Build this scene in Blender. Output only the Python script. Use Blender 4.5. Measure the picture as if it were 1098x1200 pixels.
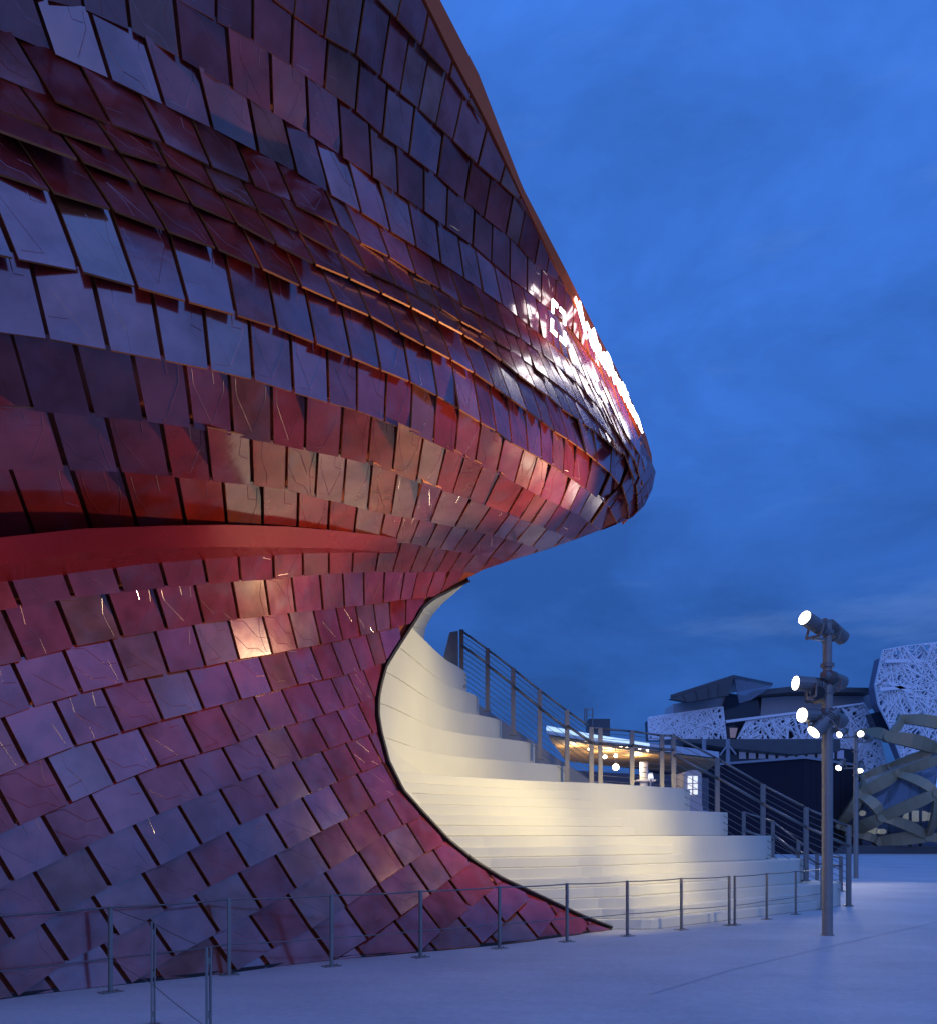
import bpy, math, random
import numpy as np
from mathutils import Vector, Matrix
from mathutils.geometry import delaunay_2d_cdt
random.seed(7)
rng = np.random.default_rng(11)
for _o in list(bpy.data.objects):
    bpy.data.objects.remove(_o, do_unlink=True)
sc = bpy.context.scene
COL = sc.collection

# ------------------------------------------------------------------ camera
CH, F, CX, HY = 1.83, 1000.0, 549.0, 978.0      # eye height, focal length (photo px), vanishing column, horizon row
cd = bpy.data.cameras.new('camera')
cam = bpy.data.objects.new('camera', cd)
COL.objects.link(cam)
cam.location = (0, 0, CH)
cam.rotation_euler = (math.pi / 2, 0, 0)
cd.sensor_width = 36.0
cd.sensor_fit = 'AUTO'
cd.lens = 36.0 * F / 1200.0
cd.shift_y = (HY - 600.0) / 1200.0
cd.clip_start = 0.1
cd.clip_end = 3000
sc.camera = cam

# ------------------------------------------------------------------ world, dusk
world = bpy.data.worlds.new('World')
sc.world = world
world.use_nodes = True
wt = world.node_tree
for n in list(wt.nodes):
    wt.nodes.remove(n)


def wn(t, **kw):
    n = wt.nodes.new(t)
    for k, v in kw.items():
        setattr(n, k, v)
    return n


w_out = wn('ShaderNodeOutputWorld')
w_bg = wn('ShaderNodeBackground')
w_bg.inputs['Strength'].default_value = 0.1
sky = wn('ShaderNodeTexSky')
sky.sky_type = 'NISHITA'
sky.sun_disc = False
sky.sun_elevation = math.radians(5)
sky.sun_rotation = math.radians(180)
sky.ozone_density = 6
sky.air_density = 1.0
tc = wn('ShaderNodeTexCoord')
nrm = wn('ShaderNodeVectorMath', operation='NORMALIZE')
wt.links.new(tc.outputs['Generated'], nrm.inputs[0])
sep = wn('ShaderNodeSeparateXYZ')
wt.links.new(nrm.outputs[0], sep.inputs[0])
# afterglow: the dusk sky grows paler towards the west (behind the photographer)
west = wn('ShaderNodeMapRange', interpolation_type='SMOOTHSTEP')
west.inputs['From Min'].default_value = 0.45
west.inputs['From Max'].default_value = -0.75
wt.links.new(sep.outputs['Y'], west.inputs['Value'])
basec = wn('ShaderNodeMix', data_type='RGBA')
basec.inputs['A'].default_value = (0.38, 1.48, 5.7, 1)
basec.inputs['B'].default_value = (1.65, 3.45, 11.4, 1)
wt.links.new(west.outputs['Result'], basec.inputs['Factor'])
# cloud sheet: broad soft mottling, stretched along the horizon
mp = wn('ShaderNodeMapping')
mp.inputs['Scale'].default_value = (1.0, 1.0, 2.0)
mp.inputs['Location'].default_value = (0.3, 1.7, 0.6)
wt.links.new(nrm.outputs[0], mp.inputs['Vector'])
nz = wn('ShaderNodeTexNoise')
nz.inputs['Scale'].default_value = 4.0
nz.inputs['Detail'].default_value = 7
nz.inputs['Roughness'].default_value = 0.6
nz.inputs['Distortion'].default_value = 0.35
wt.links.new(mp.outputs[0], nz.inputs['Vector'])
cr = wn('ShaderNodeMapRange')
cr.inputs['From Min'].default_value = 0.36
cr.inputs['From Max'].default_value = 0.66
cr.inputs['To Min'].default_value = 0.84
cr.inputs['To Max'].default_value = 1.24
wt.links.new(nz.outputs['Fac'], cr.inputs['Value'])
# slow darkening towards the horizon haze bank
low = wn('ShaderNodeMapRange', interpolation_type='SMOOTHSTEP')
low.inputs['From Min'].default_value = -0.05
low.inputs['From Max'].default_value = 0.75
low.inputs['To Min'].default_value = 0.54
low.inputs['To Max'].default_value = 1.14
wt.links.new(sep.outputs['Z'], low.inputs['Value'])
m1 = wn('ShaderNodeMath', operation='MULTIPLY')
wt.links.new(cr.outputs[0], m1.inputs[0])
wt.links.new(low.outputs[0], m1.inputs[1])
sc1 = wn('ShaderNodeVectorMath', operation='SCALE')
wt.links.new(basec.outputs['Result'], sc1.inputs[0])
wt.links.new(m1.outputs[0], sc1.inputs['Scale'])
# paler wisps
mp2 = wn('ShaderNodeMapping')
mp2.inputs['Scale'].default_value = (1.2, 1.2, 6.0)
mp2.inputs['Location'].default_value = (2.3, 0.4, 1.1)
wt.links.new(nrm.outputs[0], mp2.inputs['Vector'])
nz2 = wn('ShaderNodeTexNoise')
nz2.inputs['Scale'].default_value = 2.6
nz2.inputs['Detail'].default_value = 9
nz2.inputs['Roughness'].default_value = 0.6
wt.links.new(mp2.outputs[0], nz2.inputs['Vector'])
wr = wn('ShaderNodeMapRange', interpolation_type='SMOOTHSTEP')
wr.inputs['From Min'].default_value = 0.56
wr.inputs['From Max'].default_value = 0.80
wr.inputs['To Max'].default_value = 0.42
wt.links.new(nz2.outputs['Fac'], wr.inputs['Value'])
wmix = wn('ShaderNodeMix', data_type='RGBA')
wmix.inputs['B'].default_value = (1.2, 2.4, 6.0, 1)
wt.links.new(wr.outputs[0], wmix.inputs['Factor'])
wt.links.new(sc1.outputs[0], wmix.inputs['A'])
add = wn('ShaderNodeMix', data_type='RGBA', blend_type='ADD')
add.inputs['Factor'].default_value = 0.05
wt.links.new(wmix.outputs['Result'], add.inputs['A'])
wt.links.new(sky.outputs[0], add.inputs['B'])
wt.links.new(add.outputs['Result'], w_bg.inputs['Color'])
wt.links.new(w_bg.outputs[0], w_out.inputs[0])

# last glow of the set sun, very weak and soft, from behind the photographer
sd = bpy.data.lights.new('sun', 'SUN')
sd.energy = 0.06
sd.angle = math.radians(25)
sd.color = (1.0, 0.82, 0.8)
sun = bpy.data.objects.new('sun', sd)
COL.objects.link(sun)
sun.rotation_euler = (math.radians(80), 0, math.radians(-8))

sc.view_settings.view_transform = 'Standard'
sc.view_settings.look = 'None'
sc.view_settings.exposure = 0.0
sc.view_settings.gamma = 1.0
sc.view_settings.use_curve_mapping = False
sc.render.engine = 'CYCLES'
sc.cycles.max_bounces = 8
sc.cycles.sample_clamp_indirect = 6.0


# ------------------------------------------------------------------ survey helpers
def P(x, y, m):
    """World point seen at photo (x, y) where one metre is m photo pixels (so its distance is F/m)."""
    return np.array([(x - CX) / m, F / m, CH + (HY - y) / m])


def PD(x, y, D):
    return P(x, y, F / D)


class TPS:
    def __init__(self, pts, smooth=0.0):
        a = np.array(pts, float)
        self.c = a[:, :2] / 100.0
        n = len(a)
        K = self.k(self.c, self.c) + smooth * np.eye(n)
        Q = np.hstack([np.ones((n, 1)), self.c])
        A = np.block([[K, Q], [Q.T, np.zeros((3, 3))]])
        self.w = np.linalg.solve(A, np.concatenate([a[:, 2], np.zeros(3)]))

    @staticmethod
    def k(a, b):
        d2 = ((a[:, None, :] - b[None]) ** 2).sum(-1)
        return np.where(d2 > 1e-12, 0.5 * d2 * np.log(d2 + 1e-12), 0)

    def __call__(self, x, y):
        x = np.atleast_1d(np.asarray(x, float)); y = np.atleast_1d(np.asarray(y, float))
        q = np.stack([x, y], 1) / 100.0
        n = len(self.c)
        return self.k(q, self.c) @ self.w[:n] + self.w[n] + q @ self.w[n + 1:]


# ------------------------------------------------------------------ mesh helpers
class MB:
    """Collects faces for one mesh object."""

    def __init__(self):
        self.v = []; self.f = []

    def add(self, vs, fs):
        o = len(self.v)
        self.v += [tuple(map(float, p)) for p in vs]
        self.f += [tuple(i + o for i in f) for f in fs]

    def box(self, c, s, rz=0.0):
        cx, cy, cz = c; hx, hy, hz = s[0] / 2, s[1] / 2, s[2] / 2
        ca, sa = math.cos(rz), math.sin(rz)
        vs = []
        for dz in (-hz, hz):
            for dx, dy in ((-hx, -hy), (hx, -hy), (hx, hy), (-hx, hy)):
                vs.append((cx + dx * ca - dy * sa, cy + dx * sa + dy * ca, cz + dz))
        self.add(vs, [(3, 2, 1, 0), (4, 5, 6, 7), (0, 1, 5, 4), (1, 2, 6, 5), (2, 3, 7, 6), (3, 0, 4, 7)])

    def tube(self, a, b, r, n=8, r2=None, caps=True):
        a = Vector(a); b = Vector(b); d = (b - a)
        if d.length < 1e-6:
            return
        d.normalize()
        u = d.orthogonal().normalized(); w = d.cross(u)
        r2 = r if r2 is None else r2
        vs = []
        for p, rr in ((a, r), (b, r2)):
            for i in range(n):
                t = 2 * math.pi * i / n
                vs.append(p + u * (rr * math.cos(t)) + w * (rr * math.sin(t)))
        fs = [(i, (i + 1) % n, n + (i + 1) % n, n + i) for i in range(n)]
        if caps:
            fs += [tuple(range(n - 1, -1, -1)), tuple(range(n, 2 * n))]
        self.add(vs, fs)

    def bar(self, a, b, w, h, up=(0, 0, 1)):
        """Rectangular bar from a to b, w across and h along up."""
        a = Vector(a); b = Vector(b); d = (b - a)
        if d.length < 1e-6:
            return
        d.normalize(); up = Vector(up)
        s = d.cross(up)
        if s.length < 1e-4:
            s = d.orthogonal()
        s.normalize(); u = s.cross(d)
        vs = []
        for p in (a, b):
            for i, j in ((-1, -1), (1, -1), (1, 1), (-1, 1)):
                vs.append(p + s * (i * w / 2) + u * (j * h / 2))
        self.add(vs, [(3, 2, 1, 0), (4, 5, 6, 7), (0, 1, 5, 4), (1, 2, 6, 5), (2, 3, 7, 6), (3, 0, 4, 7)])

    def prism(self, poly, d):
        """Closed prism: polygon of 3D points swept by vector d."""
        n = len(poly)
        p = [np.array(q, float) for q in poly]
        q = [a + np.array(d, float) for a in p]
        self.add(p + q, [tuple(range(n)), tuple(range(2 * n - 1, n - 1, -1))] +
                 [((i + 1) % n, i, n + i, n + (i + 1) % n) for i in range(n)])

    def build(self, name, m, parent=None, smooth=False, fix=True, var=None, lus=None, m2=None, mi=None):
        me = bpy.data.meshes.new(name)
        off = np.array(parent_loc(parent))
        me.from_pydata([tuple(np.array(v) - off) for v in self.v], [], self.f)
        if fix:
            import bmesh
            bm = bmesh.new(); bm.from_mesh(me)
            bmesh.ops.recalc_face_normals(bm, faces=bm.faces)
            bm.to_mesh(me); bm.free()
        if smooth:
            me.polygons.foreach_set('use_smooth', [True] * len(me.polygons))
        me.materials.append(m)
        if m2 is not None:
            me.materials.append(m2)
            me.polygons.foreach_set('material_index', mi)
        if var is not None:
            at = me.attributes.new('var', 'FLOAT', 'FACE')
            at.data.foreach_set('value', np.asarray(var, dtype=np.float32))
        if lus is not None:
            at = me.attributes.new('lustre', 'FLOAT', 'FACE')
            at.data.foreach_set('value', np.asarray(lus, dtype=np.float32))
        me.update()
        o = bpy.data.objects.new(name, me)
        COL.objects.link(o)
        if parent is not None:
            o.parent = parent
        return o


def parent_loc(o):
    l = Vector((0, 0, 0))
    while o is not None:
        l = l + o.location
        o = o.parent
    return l


def thing(name, label, cat, loc=(0, 0, 0), group=None):
    o = bpy.data.objects.new(name, None)
    COL.objects.link(o)
    o.empty_display_size = 0.3
    o.location = tuple(map(float, loc))
    return tag(o, label, cat, group)


def tag(o, label, cat, group=None):
    o['label'] = label; o['category'] = cat
    if group:
        o['group'] = group
    return o


# ------------------------------------------------------------------ materials
def mat(name):
    m = bpy.data.materials.new(name)
    m.use_nodes = True
    nt = m.node_tree
    return m, nt, nt.nodes['Principled BSDF']


def simple(name, col, rough=0.6, metal=0.0, noise=0.12, scale=6.0, bump=0.0, spec=0.5):
    m, nt, b = mat(name)
    b.inputs['Metallic'].default_value = metal
    b.inputs['Specular IOR Level'].default_value = spec
    t = nt.nodes.new('ShaderNodeTexCoord')
    n = nt.nodes.new('ShaderNodeTexNoise'); n.inputs['Scale'].default_value = scale
    n.inputs['Detail'].default_value = 6
    nt.links.new(t.outputs['Object'], n.inputs['Vector'])
    mx = nt.nodes.new('ShaderNodeMix'); mx.data_type = 'RGBA'
    c = np.array(col)
    mx.inputs['A'].default_value = (*(c * (1 - noise)), 1)
    mx.inputs['B'].default_value = (*np.minimum(c * (1 + noise), 1), 1)
    nt.links.new(n.outputs['Fac'], mx.inputs['Factor'])
    nt.links.new(mx.outputs['Result'], b.inputs['Base Color'])
    r = nt.nodes.new('ShaderNodeMapRange')
    r.inputs['To Min'].default_value = max(0.03, rough - 0.1); r.inputs['To Max'].default_value = min(1, rough + 0.1)
    nt.links.new(n.outputs['Fac'], r.inputs['Value'])
    nt.links.new(r.outputs[0], b.inputs['Roughness'])
    if bump:
        bp = nt.nodes.new('ShaderNodeBump'); bp.inputs['Strength'].default_value = bump
        bp.inputs['Distance'].default_value = 0.02
        n2 = nt.nodes.new('ShaderNodeTexNoise'); n2.inputs['Scale'].default_value = scale * 6
        n2.inputs['Detail'].default_value = 5
        nt.links.new(t.outputs['Object'], n2.inputs['Vector'])
        nt.links.new(n2.outputs['Fac'], bp.inputs['Height'])
        nt.links.new(bp.outputs[0], b.inputs['Normal'])
    return m


def emit(name, col, s):
    m, nt, b = mat(name)
    b.inputs['Base Color'].default_value = (*col, 1)
    b.inputs['Emission Color'].default_value = (*col, 1)
    b.inputs['Emission Strength'].default_value = s
    return m


def tile_material():
    m, nt, b = mat('glazed_tile')
    L = nt.links.new
    at = nt.nodes.new('ShaderNodeAttribute'); at.attribute_name = 'var'
    t = nt.nodes.new('ShaderNodeTexCoord')
    ofs = nt.nodes.new('ShaderNodeVectorMath'); ofs.operation = 'ADD'
    cmb = nt.nodes.new('ShaderNodeCombineXYZ')
    mul = nt.nodes.new('ShaderNodeMath'); mul.operation = 'MULTIPLY'; mul.inputs[1].default_value = 40
    L(at.outputs['Fac'], mul.inputs[0]); L(mul.outputs[0], cmb.inputs[0]); L(mul.outputs[0], cmb.inputs[2])
    L(t.outputs['Object'], ofs.inputs[0]); L(cmb.outputs[0], ofs.inputs[1])
    n = nt.nodes.new('ShaderNodeTexNoise'); n.inputs['Scale'].default_value = 1.8; n.inputs['Detail'].default_value = 5
    n.inputs['Roughness'].default_value = 0.6
    L(ofs.outputs[0], n.inputs['Vector'])
    # glaze colour: each tile its own firing, from oxblood to brown-bronze
    ramp = nt.nodes.new('ShaderNodeValToRGB')
    e = ramp.color_ramp.elements
    e[0].position = 0.0; e[0].color = (0.29, 0.020, 0.010, 1)
    e[1].position = 1.0; e[1].color = (0.27, 0.066, 0.026, 1)
    k = ramp.color_ramp.elements.new(0.45); k.color = (0.32, 0.024, 0.014, 1)
    k = ramp.color_ramp.elements.new(0.75); k.color = (0.27, 0.026, 0.026, 1)
    L(at.outputs['Fac'], ramp.inputs['Fac'])
    # cloudy smears in the glaze
    sm = nt.nodes.new('ShaderNodeMapRange'); sm.inputs['From Min'].default_value = 0.35; sm.inputs['From Max'].default_value = 0.68
    sm.inputs['To Min'].default_value = 0.62; sm.inputs['To Max'].default_value = 1.2
    L(n.outputs['Fac'], sm.inputs['Value'])
    sc_ = nt.nodes.new('ShaderNodeVectorMath'); sc_.operation = 'SCALE'
    L(ramp.outputs['Color'], sc_.inputs[0]); L(sm.outputs[0], sc_.inputs['Scale'])
    tq = nt.nodes.new('ShaderNodeTexNoise'); tq.inputs['Scale'].default_value = 2.4; tq.inputs['Detail'].default_value = 4
    of2 = nt.nodes.new('ShaderNodeVectorMath'); of2.operation = 'ADD'; of2.inputs[1].default_value = (7.3, 2.1, 9.4)
    L(ofs.outputs[0], of2.inputs[0]); L(of2.outputs[0], tq.inputs['Vector'])
    tr = nt.nodes.new('ShaderNodeMapRange'); tr.inputs['From Min'].default_value = 0.50; tr.inputs['From Max'].default_value = 0.75
    tr.inputs['To Max'].default_value = 0.28
    L(tq.outputs['Fac'], tr.inputs['Value'])
    tm_ = nt.nodes.new('ShaderNodeMix'); tm_.data_type = 'RGBA'; tm_.inputs['B'].default_value = (0.10, 0.12, 0.17, 1)
    L(tr.outputs[0], tm_.inputs['Factor']); L(sc_.outputs[0], tm_.inputs['A'])
    L(tm_.outputs['Result'], b.inputs['Base Color'])
    b.inputs['Metallic'].default_value = 0.10
    rr = nt.nodes.new('ShaderNodeMapRange'); rr.inputs['To Min'].default_value = 0.10; rr.inputs['To Max'].default_value = 0.34
    n3 = nt.nodes.new('ShaderNodeTexNoise'); n3.inputs['Scale'].default_value = 3.5; n3.inputs['Detail'].default_value = 6
    L(ofs.outputs[0], n3.inputs['Vector'])
    L(n3.outputs['Fac'], rr.inputs['Value']); L(rr.outputs[0], b.inputs['Roughness'])
    # lustre: top coat weight per shingle, with its reflection of the sky painted in
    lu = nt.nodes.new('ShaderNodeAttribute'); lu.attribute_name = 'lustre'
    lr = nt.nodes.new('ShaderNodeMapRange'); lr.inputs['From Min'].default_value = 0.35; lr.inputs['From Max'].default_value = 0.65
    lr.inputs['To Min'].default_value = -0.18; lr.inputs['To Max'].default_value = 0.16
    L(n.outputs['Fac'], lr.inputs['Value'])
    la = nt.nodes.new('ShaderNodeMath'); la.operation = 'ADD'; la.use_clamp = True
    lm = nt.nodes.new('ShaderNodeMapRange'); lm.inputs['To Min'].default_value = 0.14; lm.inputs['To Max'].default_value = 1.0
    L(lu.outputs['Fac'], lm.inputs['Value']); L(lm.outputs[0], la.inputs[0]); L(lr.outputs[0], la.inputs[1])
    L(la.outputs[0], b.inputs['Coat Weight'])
    b.inputs['Coat IOR'].default_value = 2.35
    b.inputs['Coat Tint'].default_value = (0.93, 0.86, 1.0, 1)
    cr_ = nt.nodes.new('ShaderNodeMapRange'); cr_.inputs['To Min'].default_value = 0.03; cr_.inputs['To Max'].default_value = 0.20
    L(n.outputs['Fac'], cr_.inputs['Value']); L(cr_.outputs[0], b.inputs['Coat Roughness'])
    # slow waviness so that reflections are not mirror flat
    bp = nt.nodes.new('ShaderNodeBump'); bp.inputs['Strength'].default_value = 0.10; bp.inputs['Distance'].default_value = 0.03
    n2 = nt.nodes.new('ShaderNodeTexNoise'); n2.inputs['Scale'].default_value = 2.2; n2.inputs['Detail'].default_value = 3
    L(ofs.outputs[0], n2.inputs['Vector']); L(n2.outputs['Fac'], bp.inputs['Height'])
    L(bp.outputs[0], b.inputs['Normal']); L(bp.outputs[0], b.inputs['Coat Normal'])
    return m


M_TILE = tile_material()
M_TEDGE = simple('rust_brown_tile_edge', (0.55, 0.17, 0.05), 0.5, metal=0.3, noise=0.35, scale=3)
M_SKIN = simple('dark_red_backing', (0.38, 0.06, 0.02), 0.7, noise=0.3)
M_RIM = simple('rust_red_metal_rim', (0.66, 0.12, 0.035), 0.6, metal=0.0, scale=2, spec=0.15)
M_FIN = simple('crimson_metal', (0.36, 0.022, 0.028), 0.26, metal=0.35, noise=0.15, scale=1.5)
M_CREAM = simple('cream_concrete', (0.64, 0.615, 0.50), 0.75, noise=0.09, scale=0.7, bump=0.06, spec=0.3)
M_STEEL = simple('brushed_steel', (0.24, 0.22, 0.20), 0.38, metal=0.85, noise=0.15, scale=9)
M_BRONZE_PAINT = simple('grey_brown_paint', (0.27, 0.25, 0.22), 0.45, metal=0.4, noise=0.15)
M_DARK = simple('grey_lamp_body', (0.20, 0.19, 0.18), 0.42, metal=0.5)
M_LENS = emit('lit_lens', (1.0, 0.93, 0.78), 14.0)
M_SIGN = emit('white_sign_light', (1.0, 0.98, 0.97), 8.0)

# ------------------------------------------------------------------ ground
def ground_material():
    m, nt, b = mat('pale_concrete_paving')
    L = nt.links.new
    t = nt.nodes.new('ShaderNodeTexCoord')
    n = nt.nodes.new('ShaderNodeTexNoise'); n.inputs['Scale'].default_value = 0.35; n.inputs['Detail'].default_value = 8
    n.inputs['Roughness'].default_value = 0.62
    L(t.outputs['Object'], n.inputs['Vector'])
    mp_ = nt.nodes.new('ShaderNodeMapping'); mp_.inputs['Rotation'].default_value = (0, 0, math.radians(42))
    mp_.inputs['Scale'].default_value = (0.25, 2.2, 1)
    L(t.outputs['Object'], mp_.inputs['Vector'])
    n1 = nt.nodes.new('ShaderNodeTexNoise'); n1.inputs['Scale'].default_value = 1.0; n1.inputs['Detail'].default_value = 6
    L(mp_.outputs[0], n1.inputs['Vector'])
    n2 = nt.nodes.new('ShaderNodeTexNoise'); n2.inputs['Scale'].default_value = 9; n2.inputs['Detail'].default_value = 12
    n2.inputs['Roughness'].default_value = 0.75
    L(t.outputs['Object'], n2.inputs['Vector'])
    a1 = nt.nodes.new('ShaderNodeMath'); a1.operation = 'MULTIPLY_ADD'; a1.inputs[1].default_value = 0.55
    L(n.outputs['Fac'], a1.inputs[0])
    a0 = nt.nodes.new('ShaderNodeMath'); a0.operation = 'MULTIPLY_ADD'; a0.inputs[1].default_value = 0.18
    L(n1.outputs['Fac'], a0.inputs[0])
    a2 = nt.nodes.new('ShaderNodeMath'); a2.operation = 'MULTIPLY'; a2.inputs[1].default_value = 0.46
    L(n2.outputs['Fac'], a2.inputs[0]); L(a2.outputs[0], a0.inputs[2]); L(a0.outputs[0], a1.inputs[2])
    r = nt.nodes.new('ShaderNodeValToRGB')
    r.color_ramp.elements[0].position = 0.40; r.color_ramp.elements[0].color = (0.38, 0.38, 0.375, 1)
    r.color_ramp.elements[1].position = 0.74; r.color_ramp.elements[1].color = (0.62, 0.61, 0.585, 1)
    L(a1.outputs[0], r.inputs['Fac']); L(r.outputs['Color'], b.inputs['Base Color'])
    b.inputs['Roughness'].default_value = 0.7
    b.inputs['Specular IOR Level'].default_value = 0.3
    bp = nt.nodes.new('ShaderNodeBump'); bp.inputs['Strength'].default_value = 0.25; bp.inputs['Distance'].default_value = 0.02
    L(n2.outputs['Fac'], bp.inputs['Height']); L(bp.outputs[0], b.inputs['Normal'])
    return m


M_GROUND = ground_material()
g = MB()
g.add([(-900, -900, 0), (900, -900, 0), (900, 1500, 0), (-900, 1500, 0)], [(0, 1, 2, 3)])
go = g.build('ground', M_GROUND); go['kind'] = 'structure'
# one shallow expansion joint running past the lamp post
M_JOINT = simple('joint_filler', (0.36, 0.36, 0.36), 0.8)
jm = MB()
jp = [P(760, 1166, (1166 - HY) / CH), P(860, 1136, (1136 - HY) / CH), P(1000, 1103, (1103 - HY) / CH), P(1110, 1078, (1078 - HY) / CH), P(1300, 1046, (1046 - HY) / CH)]
for a, b_ in zip(jp[:-1], jp[1:]):
    d = (b_ - a)[:2]; d = d / np.linalg.norm(d); s = np.array([-d[1], d[0], 0]) * 0.008
    jm.add([a + s + (0, 0, .004), a - s + (0, 0, .004), b_ - s + (0, 0, .004), b_ + s + (0, 0, .004)], [(0, 1, 2, 3)])
jo = jm.build('paving_joint', M_JOINT); jo['kind'] = 'structure'

# ------------------------------------------------------------------ shingled facade: survey data
MFIELD = TPS([
    # base line on the ground
    (-400, 1228, 136.8), (-400, 960, 136), (-400, 700, 138), (-400, 420, 170), (-400, 130, 160), (-400, -100, 164), (-400, -560, 186),
    (-160, 1195, 118.6), (0, 1170, 105), (155, 1152, 95), (250, 1142, 89.6), (391, 1124, 79.8), (493, 1114.5, 75.0), (445, 1119, 77.6), (540, 1110.5, 72.9), (590, 1106, 70.3), (650, 1097.5, 65.8), (685, 1092.5, 63.1), (714, 1088.5, 60.9),
    # lower flare
    (-160, 900, 117), (0, 950, 104.5), (0, 820, 103.5), (160, 950, 94), (300, 950, 83.5), (300, 830, 82), (420, 900, 71), (450, 1000, 72), (560, 1070, 67.5),
    (440, 840, 67), (455, 780, 65), (490, 720, 61.5),
    # waist
    (-160, 700, 118), (0, 705, 104), (150, 695, 94), (300, 690, 83), (400, 690, 71), (470, 690, 63), (548, 680, 57.5),
    # swelling above the waist
    (0, 600, 113), (300, 600, 92), (400, 600, 83), (500, 630, 69),
    (-160, 420, 148), (0, 420, 130), (150, 440, 123), (300, 450, 113), (400, 480, 104), (500, 500, 96), (500, 570, 84), (620, 540, 83), (620, 600, 74), (700, 545, 74),
    (0, 300, 132), (150, 320, 123.5), (300, 365, 113), (500, 440, 95), (620, 480, 83),
    # fold and hollow
    (0, 203, 131), (0, 152, 128), (0, 129, 121), (0, 35, 118.5), (-160, 120, 138), (-160, 10, 134),
    (300, 310, 112), (300, 272, 109), (300, 244, 104), (300, 178, 102), (500, 405, 94.5), (500, 368, 91), (500, 350, 88), (500, 296, 87), (610, 440, 81), (610, 412, 77.5), (610, 372, 76),
    # upper band
    (0, -105, 126), (0, -445, 138), (-160, -495, 155), (323, 0, 114), (320, 80, 109.5), (515, 0, 97), (490, 180, 94), (561, 87, 91), (612, 219, 84), (663, 317, 77), (703, 397, 70), (200, -260, 127),
    # prow
    (735, 470, 65.5), (765, 555, 60), (752, 540, 64), (740, 590, 63.5), (700, 620, 63), (640, 645, 62), (600, 657, 61), (690, 585, 70),
], smooth=0.02)


def S(x, y):
    m = MFIELD(x, y)
    x = np.atleast_1d(x).astype(float); y = np.atleast_1d(y).astype(float)
    return np.stack([(x - CX) / m, F / m, CH + (HY - y) / m], 1)


def SN(x, y):
    e = 6.0
    x = np.atleast_1d(x).astype(float); y = np.atleast_1d(y).astype(float)
    du = S(x + e, y) - S(x - e, y)
    dv = S(x, y + e) - S(x, y - e)
    n = np.cross(du, dv)
    n /= np.linalg.norm(n, axis=1)[:, None] + 1e-12
    p = S(x, y) - np.array([0, 0, CH])
    sgn = np.sign((n * p).sum(1))[:, None]
    n = -n * sgn
    # never tangent to the viewing ray: keep the small offsets on the near side
    return n


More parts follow.
